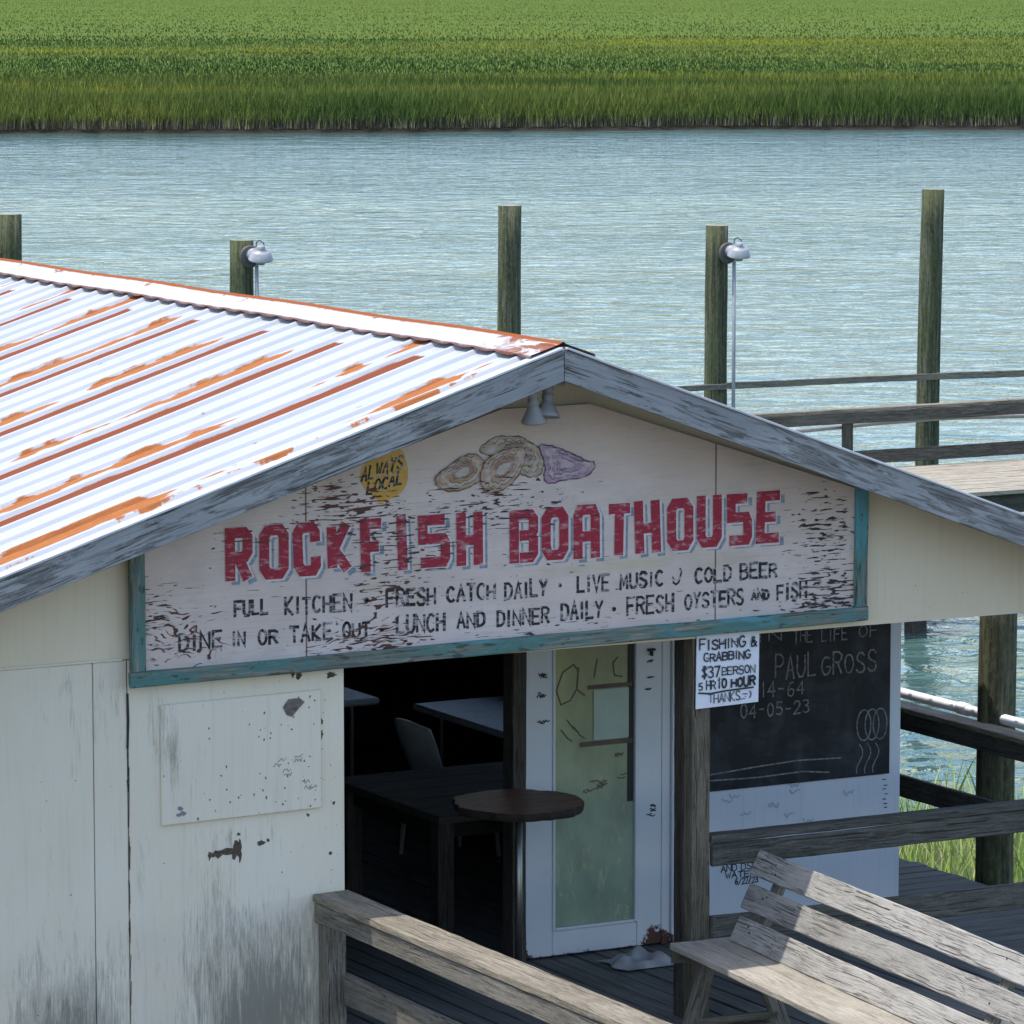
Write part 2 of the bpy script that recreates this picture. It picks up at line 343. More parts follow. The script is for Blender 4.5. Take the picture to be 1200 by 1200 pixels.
def grass_mat(name, near=False):
    m = NT(name); p = m.pos(); x, y, z = m.sep(p)
    ca, sa = math.cos(PSI), math.sin(PSI)
    u = m.math('SUBTRACT', m.mul(x, ca), m.mul(y, sa)); v = m.add(m.mul(x, sa), m.mul(y, ca))
    att = m.node('ShaderNodeAttribute', attribute_name='tone').outputs['Fac']
    if near:
        c = m.ramp(att, [(0, (.15, .25, .05)), (.5, (.25, .36, .085)), (.82, (.38, .46, .14)), (1, (.48, .45, .24))])
    else:
        wv = m.mul(m.math('SUBTRACT', m.noise(m.comb(m.mul(u, .02), m.mul(v, .01), 0), 1.0, 2), .5), 50.0)
        v_ = m.add(v, wv)
        q = m.comb(m.mul(u, .011), m.mul(v_, .019), 0)
        n = m.noise(q, 1.0, 5, .62, .5); n2 = m.noise(m.comb(m.mul(u, .03), m.mul(v, .05), 0), 1.0, 4, .6)
        k = m.add(.49, m.add(m.add(m.mul(m.math('SUBTRACT', n, .5), 2.4), m.mul(m.math('SUBTRACT', n2, .5), .45)), m.mul(m.math('SUBTRACT', att, .5), .13)))
        k = m.math('SUBTRACT', k, m.mapr(v, 194, 186, 0, .10))  # front of the stand toned darker: shade of its upright face in colour
        c = m.ramp(k, [(.26, (.062, .115, .032)), (.42, (.105, .162, .040)), (.56, (.155, .200, .046)), (.68, (.205, .235, .046)), (.82, (.32, .33, .035))])
        c = m.mix(m.mul(m.math('GREATER_THAN', att, .93), .4), c, (.20, .19, .09))
        # muddy, pale dead stems at the foot of the stand
        stem = m.mapr(m.add(z, m.mul(m.math('SUBTRACT', att, .5), .6)), -.88, -1.08)
        edge = m.mapr(v, 196, 184)
        c = m.mix(m.mul(m.mul(stem, edge), .9), c, m.mix(att, (.06, .06, .048), (.30, .29, .24)))
    gn = m.node('ShaderNodeNewGeometry').outputs['Normal']
    nn = m.node('ShaderNodeVectorMath', {0: m.node('ShaderNodeVectorMath', {0: gn, 1: (.55 if near else .22,)*3}, operation='MULTIPLY').outputs[0], 1: (0, 0, .8)}, operation='ADD').outputs[0]
    nn = m.node('ShaderNodeVectorMath', {0: nn}, operation='NORMALIZE').outputs[0]
    tr = m.node('ShaderNodeBsdfTranslucent', {0: c}).outputs[0]
    d = m.node('ShaderNodeBsdfPrincipled', {'Base Color': c, 'Roughness': .9, 'Specular IOR Level': .05 if near else 0.0, 'Normal': nn}).outputs[0]
    mx = m.node('ShaderNodeMixShader', {0: .3 if near else .15, 1: d, 2: tr}).outputs[0]
    m.t.links.new(mx, m.out.inputs[0]); return m.m
M['marsh_grass'] = grass_mat('cordgrass_far'); M['near_grass'] = grass_mat('cordgrass_near', True)

def piling_mat():
    m = NT('algae_stained_piling'); o = m.obj(); r = m.rnd(); x, y, z = m.sep(o)
    v = m.vadd(o, m.comb(m.mul(r, 40), m.mul(r, 23), m.mul(r, 9)))
    g = m.noise(m.mp(v, (22, 22, 1.1)), 1, 6, .7, .4)
    c = m.ramp(g, [(.36, (.022, .025, .015)), (.5, (.068, .072, .042)), (.64, (.135, .135, .085))])
    al = m.noise(m.mp(v, (3, 3, 1.2)), 1.4, 5, .65)
    c = m.mix(m.mapr(al, .45, .65, 0, .55), c, (.075, .095, .032))
    sp = m.noise(m.mp(v, (38, 38, 16)), 1, 5, .75)
    c = m.mix(m.mapr(sp, .52, .68, 0, .55), c, (.17, .17, .115))
    c = m.mix(m.mapr(sp, .46, .34, 0, .6), c, (.02, .022, .014))
    low = m.mapr(m.add(z, m.mul(al, 1.0)), .7, -.2, 0, .5)
    c = m.mix(low, c, (.10, .10, .022))
    cr = m.mapr(m.noise(m.mp(v, (30, 30, .7)), 1, 2), .66, .70)
    c = m.mix(m.mul(cr, .8), c, (.02, .02, .014))
    m.bsdf(c, .85, m.bump(m.math('SUBTRACT', g, cr), .6, .012), Specular_IOR_Level=.2); return m.m
M['piling'] = piling_mat()
M['piling_top'] = plain('cut_piling_top', (.34, .32, .24), .85, var=.3)

def deck_mat():
    m = NT('deck_boards'); o = m.obj(); r = m.node('ShaderNodeAttribute', attribute_name='tone').outputs['Fac']
    al = m.node('ShaderNodeAttribute', attribute_name='along').outputs['Vector']
    v = m.vadd(al, m.comb(m.mul(r, 70), m.mul(r, 31), 0))
    g = m.noise(m.mp(v, (1.6, 45, 1)), 1, 6, .65, .5)
    c = m.ramp(g, [(.3, (.055, .052, .047)), (.5, (.135, .13, .118)), (.7, (.23, .222, .20))])
    c = m.mix(m.mul(r, .45), c, (.09, .085, .075))
    b = m.noise(m.mp(o, (1.4, 1.4, 1)), 1, 5, .7)
    c = m.mix(m.mapr(b, .5, .7, 0, .5), c, (.06, .06, .055))
    m.bsdf(c, .75, m.bump(g, .4, .005), Specular_IOR_Level=.3); return m.m
M['deck'] = deck_mat()

def chalk_mat():
    m = NT('dusty_chalkboard'); o = m.obj()
    n = m.noise(m.mp(o, (1.6, 1, 2.2)), 1.7, 6, .65, .8); n2 = m.noise(m.mp(o, (9, 1, 3)), 1, 4)
    c = m.mix(m.mapr(m.add(m.mul(n, .7), m.mul(n2, .3)), .45, .68), (.014, .015, .018), (.052, .056, .066))
    m.bsdf(c, .65, Specular_IOR_Level=.3); return m.m
M['chalkboard'] = chalk_mat()
def chalk_line():
    m = NT('chalk'); n = m.noise(m.obj(), 55, 4, .7)
    m.bsdf(m.mix(m.mapr(n, .35, .65), (.30, .29, .28), (.08, .08, .085)), .9); return m.m
M['chalk'] = chalk_line()
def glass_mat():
    m = NT('grimy_glass_painted_reflection'); o = m.obj(); x, y, z = m.sep(o)
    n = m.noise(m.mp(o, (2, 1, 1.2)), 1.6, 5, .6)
    c = m.mix(m.mapr(z, .7, 1.7), (.34, .42, .30), (.40, .40, .19))  # green and yellow tones stand in for greenery reflected in the grimy pane
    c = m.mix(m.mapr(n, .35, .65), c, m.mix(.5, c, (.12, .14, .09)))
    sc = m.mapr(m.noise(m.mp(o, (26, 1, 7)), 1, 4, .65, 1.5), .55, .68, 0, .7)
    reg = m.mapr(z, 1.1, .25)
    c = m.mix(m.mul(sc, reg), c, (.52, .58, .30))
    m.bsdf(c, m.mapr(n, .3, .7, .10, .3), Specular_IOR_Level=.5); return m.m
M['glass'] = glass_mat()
def door_mat():
    m = NT('scuffed_white_door_paint'); o = m.obj(); x, y, z = m.sep(o)
    n = m.noise(o, 14, 7, .75); n2 = m.noise(o, 2.2, 3)
    c = m.mix(m.mapr(n2, .35, .65), (.62, .64, .67), (.68, .69, .70))
    rot = m.add(m.mapr(z, .09, .0, 0, .34), m.blob(o, [(.78, .06, .16, .16, .36), (-.08, .1, .07, .25, .3)]))
    k = m.mapr(m.add(n, rot), .80, .84)
    c = m.mix(k, c, m.mix(n, (.03, .02, .016), (.14, .05, .035)))
    sp = m.mapr(m.noise(o, 38, 3), .70, .74, 0, .6)
    c = m.mix(sp, c, (.2, .19, .18))
    m.bsdf(c, .45, m.bump(k, .3, .004), Specular_IOR_Level=.35); return m.m
M['door'] = door_mat()
M['ink'] = plain('marker_ink', (.03, .03, .035), .7)
M['ink_pale'] = plain('washed_out_marker', (.45, .48, .53), .7)
M['ink_faint'] = plain('faded_marker_ink', (.22, .23, .25), .7)
M['paper'] = plain('faded_paper', (.42, .50, .42), .8, var=.08)
M['sign_paper'] = plain('white_painted_sheet', (.74, .76, .82), .6, var=.06, scale=20)
M['tape'] = plain('brown_tape', (.13, .085, .06), .6, var=.3)
M['metal'] = plain('dull_steel', (.35, .33, .29), .4, .9)
M['lamp_grey'] = plain('grey_lamp_housing', (.30, .30, .30), .45)
M['lamp_dark'] = plain('dark_lamp_plate', (.11, .10, .09), .6)
M['lamp_white'] = plain('white_enamel', (.40, .41, .43), .4, var=.25)
M['pvc'] = plain('white_plastic_pipe', (.80, .81, .82), .4, var=.08)
M['conduit'] = plain('grey_conduit', (.36, .37, .39), .4)
M['black'] = plain('black_cable', (.015, .015, .015), .6)
M['table_plastic'] = plain('grey_white_table_plastic', (.55, .57, .60), .45)
M['chair_plastic'] = plain('white_chair_plastic', (.62, .64, .66), .4)
M['slab'] = wood('live_edge_slab', (.065, .026, .016), (.19, .082, .052), (.30, .17, .12), stain=(.07, .03, .018), rough=.5)
M['bark'] = plain('dark_bark', (.028, .018, .013), .9, var=.4, scale=30)
M['rag'] = plain('dirty_white_cloth', (.42, .42, .42), .95, var=.3)
M['bare'] = plain('bare_torn_plywood', (.13, .09, .065), .9, var=.45, scale=40)
M['scrap'] = plain('torn_paper_scrap', (.20, .17, .15), .9, var=.4, scale=40)
M['zinc'] = plain('galvanised_edge', (.66, .68, .72), .4, .2)
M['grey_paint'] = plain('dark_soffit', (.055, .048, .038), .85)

# ------------------------------------------------------------------ object helpers
WM = {}
def thing(name, label, cat, loc=(0, 0, 0), group=None, rz=0.0):
    o = bpy.data.objects.new(name, None); COL.objects.link(o)
    o.location = loc; o.rotation_euler = (0, 0, rz); o.empty_display_size = .1
    WM[o.name] = Matrix.Translation(Vector(loc)) @ Matrix.Rotation(rz, 4, 'Z')
    o['label'] = label; o['category'] = cat
    if group: o['group'] = group
    return o
def put(name, me, mat, parent=None, mw=None, smooth=False):
    """link a mesh; mw is its world matrix (identity by default), whatever its parent"""
    o = bpy.data.objects.new(name, me); COL.objects.link(o)
    mats = mat if isinstance(mat, (list, tuple)) else [mat]
    if not me.materials:
        for k in mats: me.materials.append(k)
    mw = mw or Matrix.Identity(4); WM[o.name] = mw
    if parent: 
        o.parent = parent; o.matrix_basis = WM[parent.name].inverted() @ mw
    else: o.matrix_basis = mw
    if smooth: me.polygons.foreach_set('use_smooth', [True]*len(me.polygons))
    return o
def mesh(name, v, f, mi=None):
    me = bpy.data.meshes.new(name); me.from_pydata([tuple(p) for p in v], [], f); me.update()
    if mi is not None: me.polygons.foreach_set('material_index', mi)
    return me
class B:
    """collects shapes into one mesh"""
    def __init__(s): s.v = []; s.f = []; s.mi = []
    def addp(s, v, f, k=0):
        b = len(s.v); s.v += [tuple(p) for p in v]; s.f += [tuple(b+i for i in q) for q in f]; s.mi += [k]*len(f); return s
    def box(s, a, b, k=0, c=.004):
        """chamfered box between two corners"""
        v, f = cbox(a, b, c); return s.addp(v, f, k)
    def tube(s, pts, r, n=10, k=0, caps=True):
        pts = [Vector(p) for p in pts]; rr = r if isinstance(r, (list, tuple)) else [r]*len(pts); v = []; f = []
        for i, p in enumerate(pts):
            t = (pts[min(i+1, len(pts)-1)]-pts[max(i-1, 0)]).normalized()
            a = t.cross(Vector((0, 0, 1)) if abs(t.z) < .9 else Vector((1, 0, 0))).normalized(); b = t.cross(a)
            for j in range(n):
                q = 2*math.pi*j/n; v.append(p+(a*math.cos(q)+b*math.sin(q))*rr[i])
        for i in range(len(pts)-1):
            for j in range(n): f.append((i*n+j, i*n+(j+1) % n, (i+1)*n+(j+1) % n, (i+1)*n+j))
        if caps: f += [tuple(range(n-1, -1, -1)), tuple(range((len(pts)-1)*n, len(pts)*n))]
        return s.addp(v, f, k)
    def lathe(s, prof, n=20, M4=None, k=0):
        v = []; f = []
        for r, z in prof:
            for j in range(n):
                q = 2*math.pi*j/n; v.append(Vector((r*math.cos(q), r*math.sin(q), z)))
        for i in range(len(prof)-1):
            for j in range(n): f.append((i*n+j, i*n+(j+1) % n, (i+1)*n+(j+1) % n, (i+1)*n+j))
        f += [tuple(range(n-1, -1, -1)), tuple(range((len(prof)-1)*n, len(prof)*n))]
        if M4: v = [M4 @ p for p in v]
        return s.addp(v, f, k)
    def mesh(s, name): return mesh(name, s.v, s.f, s.mi)
def cbox(a, b, c=.004):
    a = Vector(a); b = Vector(b); lo = Vector(map(min, a, b)); hi = Vector(map(max, a, b))
    c = min(c, min(hi-lo)*.3); bm = bmesh.new(); bmesh.ops.create_cube(bm, size=1)
    for q in bm.verts: q.co = Vector((lo[i]+(q.co[i]+.5)*(hi[i]-lo[i]) for i in range(3)))
    bmesh.ops.bevel(bm, geom=bm.edges[:], offset=c, segments=1, affect='EDGES')
    bm.verts.index_update(); v = [q.co.copy() for q in bm.verts]; f = [tuple(x.index for x in p.verts) for p in bm.faces]; bm.free()
    return v, f
def plank_mesh(L, W, T, ch=.005, jit=.0018, step=.12):
    n = max(2, int(L/step)); v = []; f = []; ph = random.uniform(0, 6)
    sec = [(-W/2+ch, -T/2), (W/2-ch, -T/2), (W/2, -T/2+ch), (W/2, T/2-ch), (W/2-ch, T/2), (-W/2+ch, T/2), (-W/2, T/2-ch), (-W/2, -T/2+ch)]
    wob = [jit*1.1*math.sin(i*step*1.9+ph) for i in range(n+1)]
    for i in range(n+1):
        x = L*i/n
        for j, (y, z) in enumerate(sec):
            e = random.gauss(0, jit*1.2) if i in (0, n) else 0
            v.append((x+e, y+random.gauss(0, jit*.45)+wob[i], z+random.gauss(0, jit*.5)))
    for i in range(n):
        for j in range(8): f.append((i*8+j, i*8+(j+1) % 8, (i+1)*8+(j+1) % 8, (i+1)*8+j))
    f.append(tuple(range(7, -1, -1))); f.append(tuple(range(n*8, n*8+8)))
    return v, f
def frame_mat(p0, p1, up=(0, 0, 1)):
    p0 = Vector(p0); x = (Vector(p1)-p0).normalized(); up = Vector(up)
    y = up.cross(x).normalized(); z = x.cross(y)
    m = Matrix((x, y, z)).transposed().to_4x4(); m.translation = p0; return m
def plank(name, p0, p1, W, T, mat, parent=None, up=(0, 0, 1), jit=.0018, ch=.005, step=.12):
    """timber from p0 to p1; width W across, thickness T along 'up'"""
    L = (Vector(p1)-Vector(p0)).length
    return put(name, mesh(name, *plank_mesh(L, W, T, ch, jit, step)), mat, parent, frame_mat(p0, p1, up))
def kind(o, k): o['kind'] = k; return o

# ------------------------------------------------------------------ hand lettering
def arc(cx, cy, rx, ry, a0, a1, n=6): return [(cx+rx*math.cos(R(a0+(a1-a0)*i/n)), cy+ry*math.sin(R(a0+(a1-a0)*i/n))) for i in range(n+1)]
GL = {
 'A': [[(0, 0), (.5, 1), (1, 0)], [(.2, .36), (.8, .36)]],
 'B': [[(0, 0), (0, 1), (.6, 1), (.92, .88), (.92, .66), (.6, .53), (.05, .53)], [(.6, .53), (1, .4), (1, .13), (.65, 0), (0, 0)]],
 'C': [arc(.55, .5, .55, .5, 50, 310, 10)], 'D': [[(0, 0), (0, 1), (.5, 1), (.9, .8), (1, .5), (.9, .2), (.5, 0), (0, 0)]],
 'E': [[(1, 1), (0, 1), (0, 0), (1, 0)], [(0, .52), (.8, .52)]], 'F': [[(1, 1), (0, 1), (0, 0)], [(0, .52), (.8, .52)]],
 'G': [arc(.55, .5, .55, .5, 50, 340, 10)+[(1, .45), (.6, .45)]], 'H': [[(0, 0), (0, 1)], [(1, 0), (1, 1)], [(0, .5), (1, .5)]],
 'I': [[(.5, 0), (.5, 1)]], 'K': [[(0, 0), (0, 1)], [(.95, 1), (.05, .45), (1, 0)]], 'L': [[(0, 1), (0, 0), (.95, 0)]],
 'M': [[(0, 0), (.08, 1), (.5, .35), (.92, 1), (1, 0)]], 'N': [[(0, 0), (0, 1), (1, 0), (1, 1)]],
 'O': [arc(.5, .5, .5, .5, 90, 450, 14)], 'P': [[(0, 0), (0, 1), (.65, 1), (1, .86), (1, .62), (.65, .48), (0, .48)]],
 'R': [[(0, 0), (0, 1), (.65, 1), (1, .86), (1, .66), (.65, .52), (.05, .52)], [(.5, .52), (1, 0)]],
 'S': [[(.95, .85), (.7, 1), (.3, 1), (.05, .82), (.12, .62), (.5, .5), (.9, .38), (.98, .18), (.72, 0), (.28, 0), (0, .15)]],
 'T': [[(0, 1), (1, 1)], [(.5, 1), (.5, 0)]], 'U': [[(0, 1), (0, .28), (.25, 0), (.7, 0), (1, .28), (1, 1)]], 'V': [[(0, 1), (.5, 0), (1, 1)]],
 'W': [[(0, 1), (.25, 0), (.5, .7), (.75, 0), (1, 1)]], 'Y': [[(0, 1), (.5, .5), (1, 1)], [(.5, .5), (.4, 0)]],
 '0': [arc(.5, .5, .45, .5, 90, 450, 12)], '1': [[(.3, .8), (.55, 1), (.55, 0)]], '2': [[(.05, .8), (.3, 1), (.75, 1), (.95, .78), (.8, .5), (0, 0), (1, 0)]],
 '3': [[(.05, .9), (.4, 1), (.85, .9), (.9, .68), (.45, .53), (.95, .4), (.95, .12), (.5, 0), (0, .1)]], '4': [[(.75, 0), (.75, 1), (0, .35), (1, .35)]],
 '5': [[(.9, 1), (.15, 1), (.1, .56), (.6, .6), (.95, .4), (.9, .12), (.5, 0), (.05, .1)]], '6': [[(.85, .95), (.4, .9), (.05, .45), (.15, .08), (.55, 0), (.92, .15), (.9, .42), (.5, .52), (.1, .35)]],
 '7': [[(0, 1), (1, 1), (.4, 0)]], '-': [[(.1, .48), (.9, .48)]], '/': [[(0, -.05), (.9, 1.05)]], ':': [[(.4, .7), (.5, .7)], [(.4, .25), (.5, .25)]], ')': [[(.2, 1), (.6, .7), (.6, .3), (.2, 0)]],
 '$': [[(.95, .8), (.5, .95), (.05, .75), (.5, .5), (.95, .28), (.5, .06), (.02, .2)], [(.5, 1.1), (.5, -.1)]],
 '&': [[(1, 0), (.2, .78), (.35, 1), (.6, .92), (.55, .7), (.05, .3), (.15, .03), (.5, 0), (.95, .42)]],
 '*': [arc(.5, .5, .32, .4, 0, 360, 8)], '?': [[(.85, 1), (.95, .75), (.7, .1), (.4, -.05), (.1, .1), (.05, .4), (.25, .25)]],
}
# blocky poster capitals: chamfered strokes
BG = {
 'R': [[(0, -.12), (0, 1), (.8, 1), (1, .88), (1, .55), (.82, .43), (.28, .43)], [(.45, .43), (1, -.1)]],
 'O': [[(.2, 0), (0, .14), (0, .86), (.2, 1), (.8, 1), (1, .86), (1, .14), (.8, 0), (.2, 0)]],
 'C': [[(1, .66), (1, .88), (.82, 1), (.2, 1), (0, .86), (0, .14), (.2, 0), (.82, 0), (1, .12), (1, .32)]],
 'K': [[(0, 0), (0, 1)], [(.95, 1.06), (.12, .45), (1, -.06)]], 'F': [[(1, 1), (0, 1), (0, -.13)], [(0, .46), (.82, .46)]], 'I': [[(.5, -.13), (.5, 1.13)]],
 'S': [[(1, 1), (0, 1), (0, .55), (.9, .55), (1, .45), (1, .1), (.9, 0), (-.12, 0)]], 'H': [[(0, -.13), (0, 1.13)], [(1, -.13), (1, 1.13)], [(0, .47), (1, .47)]],
 'B': [[(0, -.12), (0, 1), (.85, 1), (1, .9), (1, .62), (.85, .52), (.28, .52)], [(.85, .52), (1, .42), (1, .1), (.85, 0), (.28, 0)]],
 'A': [[(0, -.13), (0, .85), (.15, 1), (.85, 1), (1, .85), (1, -.13)], [(0, .38), (1, .38)]], 'T': [[(-.15, 1), (1.15, 1)], [(.5, 1), (.5, -.13)]],
 'U': [[(0, 1.13), (0, .14), (.2, 0), (.8, 0), (1, .14), (1, 1.13)]], 'E': [[(1.12, 1), (0, 1), (0, 0), (1.12, 0)], [(0, .5), (.9, .5)]],
}
def ribbon(b, pts, hw, depth, k=0, axis='y', caps=True):
    """mitred flat stroke in the local x/z plane, 'depth' in front of it (towards -y)"""
    P = [Vector(p) for p in pts]
    closed = (P[0]-P[-1]).length < 1e-6
    if closed: P = P[:-1]
    n = len(P); Lp = []; Rp = []
    for i in range(n):
        a = P[i-1] if (i > 0 or closed) else None; c = P[(i+1) % n] if (i < n-1 or closed) else None
        d1 = (P[i]-a).normalized() if a is not None else None; d2 = (c-P[i]).normalized() if c is not None else None
        if d1 is None: d1 = d2
        if d2 is None: d2 = d1
        t = d1+d2; t = t.normalized() if t.length > .15 else d1
        nn = Vector((-t.y, t.x)); cosv = max(.45, nn.dot(Vector((-d1.y, d1.x))))
        h = hw/cosv; q = P[i]
        if not closed and caps:
            if i == 0: q = q-d2*hw*.6
            if i == n-1: q = q+d1*hw*.6
        Lp.append(q+nn*h); Rp.append(q-nn*h)
    v = [(p.x, -depth, p.y) for p in Lp]+[(p.x, -depth, p.y) for p in Rp]
    f = [(i, n+i, n+(i+1) % n, (i+1) % n) for i in range(n if closed else n-1)]
    b.addp(v, f, k)
CNT = [0]
def stroke_depth(d): CNT[0] += 1; return d+(CNT[0] % 7)*.00012
def write(b, text, x, z, w, h, hw, depth, k=0, jit=.05, gap=.28, slant=0.0, rise=0.0):
    """hand-lettered word filling the box x..x+w, z..z+h"""
    units = sum(.55 if c in 'I1:)' else (.45 if c == ' ' else 1.0) for c in text)+gap*(len(text)-1)
    cw = w/max(units, .3); cx = x
    for c in text:
        uw = .55 if c in 'I1:)' else (.45 if c == ' ' else 1.0)
        if c != ' ':
            oz = random.gauss(0, jit*.5)*h; sh = 1+random.gauss(0, jit)
            for pl in GL[c]:
                pts = [(cx+(px*uw*cw if c not in 'I' else (px-.05)*uw*cw)+slant*pz*h+random.gauss(0, jit*.22)*cw, z+oz+rise*(cx-x)+pz*h*sh+random.gauss(0, jit*.22)*h) for px, pz in pl]
                if len(pl) > 2 and pl[0] == pl[-1]: pts[-1] = pts[0]
                ribbon(b, pts, hw*random.uniform(.85, 1.15), stroke_depth(depth), k)
        cx += (uw+gap)*cw
def poly_face(b, pts, depth, k=0):
    b.addp([(x, -depth, z) for x, z in pts], [tuple(range(len(pts)))], k)
def smooth_loop(pts, n=3):
    P = [Vector(p) for p in pts]
    for _ in range(n-1):
        Q = []
        for i in range(len(P)):
            a, c = P[i], P[(i+1) % len(P)]; Q += [a*.75+c*.25, a*.25+c*.75]
        P = Q
    return [(p.x, p.y) for p in P]
def scribble(b, x, z, w, h, hw, depth, n=3):
    for _ in range(n):
        x0 = x+random.uniform(0, w*.5); z0 = z+random.uniform(0, h); m_ = random.randint(5, 9)
        ribbon(b, [(x0+i*w*.5/m_, z0+random.uniform(-.5, .5)*h*.35) for i in range(m_)], hw, stroke_depth(depth))

# ================================================================== SETTING
WZ = -1.5
def sheet(name, pts, z, mat):
    return kind(put(name, mesh(name, [(x, y, z) for x, y in pts], [tuple(range(len(pts)))]), mat), 'structure')
sheet('water', [(-4000, -3000), (5000, -3000), (5000, 6000), (-4000, 6000)], WZ, M['water'])
def lat(a, d):        # ground point: a metres to the right of and d metres ahead of where the photographer stands
    return (CAM.x+rgt.x*a+math.sin(PSI)*d, CAM.y+rgt.y*a+math.cos(PSI)*d)
def bank_d(a):        # distance of the far bank at lateral offset a
    return 203.2+.14*max(-60, min(60, a))+.9*math.sin(a*.045+1.2)+.8*math.sin(a*.19)+.35*math.sin(a*.61+2)+.3*math.sin(a*1.7)+.22*math.sin(a*3.3+1)+.15*math.sin(a*5.9)
bank = [lat(a, bank_d(a)-.6) for a in np.arange(-320, 321, 1.0)]
far = [lat(2600, 5000), lat(-2600, 5000)]
v = [(x, y, WZ-.05) for x, y in bank]+[(lat(a, bank_d(a)+.9)[0], lat(a, bank_d(a)+.9)[1], -1.28) for a in np.arange(-320, 321, 1.0)]
v += [(*lat(a, bank_d(a)+9), -.62) for a in np.arange(-320, 321, 1.0)]
nb = len(bank); f = [(i, i+1, nb+i+1, nb+i) for i in range(nb-1)]
f += [(nb+i, nb+i+1, 2*nb+i+1, 2*nb+i) for i in range(nb-1)]
far_i = len(v)
for t in np.linspace(-1, 1, nb): v.append((*lat(t*2600, 5000), -.62))
f += [(2*nb+i, 2*nb+i+1, far_i+i+1, far_i+i) for i in range(nb-1)]
kind(put('marsh_ground', mesh('marsh_ground', v, f), M['marsh_floor']), 'structure')

def blades(name, base, height, width, lean, tone, mat, seg=1):
    """one mesh of tapering blades; base (n,3), the rest per blade"""
    n = len(base); yaw = rng.uniform(0, math.tau, n); dx = np.cos(yaw); dy = np.sin(yaw)
    la = rng.uniform(0, math.tau, n); lx = np.cos(la)*lean*height; ly = np.sin(la)*lean*height
    rows = seg+1; V = []
    for i in range(rows):
        t = i/rows; ww = width*(1-.55*t)*.5; bend = t**2
        cx = base[:, 0]+lx*bend; cy = base[:, 1]+ly*bend; cz = base[:, 2]+height*t*(1-.12*lean*t)
        V.append(np.stack([cx-dx*ww, cy-dy*ww, cz], 1)); V.append(np.stack([cx+dx*ww, cy+dy*ww, cz], 1))
    V.append(np.stack([base[:, 0]+lx, base[:, 1]+ly, base[:, 2]+height*(1-.12*lean)], 1))
    K = len(V); P = np.stack(V, 1).reshape(-1, 3); b0 = np.arange(n)*K
    faces = []
    for i in range(rows-1): faces.append(np.stack([b0+2*i, b0+2*i+1, b0+2*i+3, b0+2*i+2], 1))
    tri = np.stack([b0+2*(rows-1), b0+2*(rows-1)+1, b0+K-1], 1)
    me = bpy.data.meshes.new(name); nq = sum(len(x) for x in faces)
    me.vertices.add(len(P)); me.vertices.foreach_set('co', P.astype(np.float32).ravel())
    loops = np.concatenate([x.ravel() for x in faces]+[tri.ravel()]) if faces else tri.ravel()
    me.loops.add(len(loops)); me.loops.foreach_set('vertex_index', loops.astype(np.int32))
    cnt = np.concatenate([np.full(nq, 4), np.full(len(tri), 3)]); st = np.concatenate([[0], np.cumsum(cnt)[:-1]])
    me.polygons.add(len(cnt)); me.polygons.foreach_set('loop_start', st.astype(np.int32)); me.polygons.foreach_set('loop_total', cnt.astype(np.int32))
    me.update(calc_edges=True)
    at = me.attributes.new('tone', 'FLOAT', 'POINT'); at.data.foreach_set('value', np.repeat(tone, K).astype(np.float32))
    return kind(put(name, me, mat), 'stuff')
def far_grass():
    out = []
    for n, d0, d1, wd, spread in ((115000, 0.0, 9.0, .05, 54), (160000, 9.0, 60.0, .055, 58), (170000, 60.0, 260.0, .075, 75), (130000, 260.0, 1500.0, .14, 300)):
        t = rng.random(n); d = d0+(d1-d0)*(t if d1 < 20 else t**1.5)
        a = rng.uniform(-1, 1, n)*(spread*(1+d/260*.55) if d1 < 300 else spread*(.45+d/1500))
        bd = np.array([bank_d(x) for x in a])
        q = bd+d
        X = CAM.x+rgt.x*a+math.sin(PSI)*q; Y = CAM.y+rgt.y*a+math.cos(PSI)*q
        clump = np.sin(a*.55+np.sin(d*.3)*2)*np.sin(d*.5+a*.12)*.18+np.sin(a*.09+d*.05)*.12
        h = (1.35+.25*clump+rng.normal(0, .18, n))
        h *= np.clip(.55+d*.18, .55, 1.0)
        zb = np.where(d < 9, -1.32+.70*d/9, -.64); h = np.where(d < 9, h-.5*d/9, h-.72 if d0 < 50 else .24+(h-1.35)*.25)
        tone = rng.random(n)
        out.append((np.stack([X, Y, zb], 1), np.clip(h, .1, 2.4), wd*rng.uniform(.6, 1.4, n), rng.uniform(.05, .38, n), tone))
    b, h, ww, l, t = (np.concatenate([o[i] for o in out]) for i in range(5))
    o = blades('marsh_grass', b, h, ww, l, t, M['marsh_grass'])
    o['label'] = 'green tidal marsh grass spreading behind the far bank'; o['category'] = 'marsh grass'
far_grass()

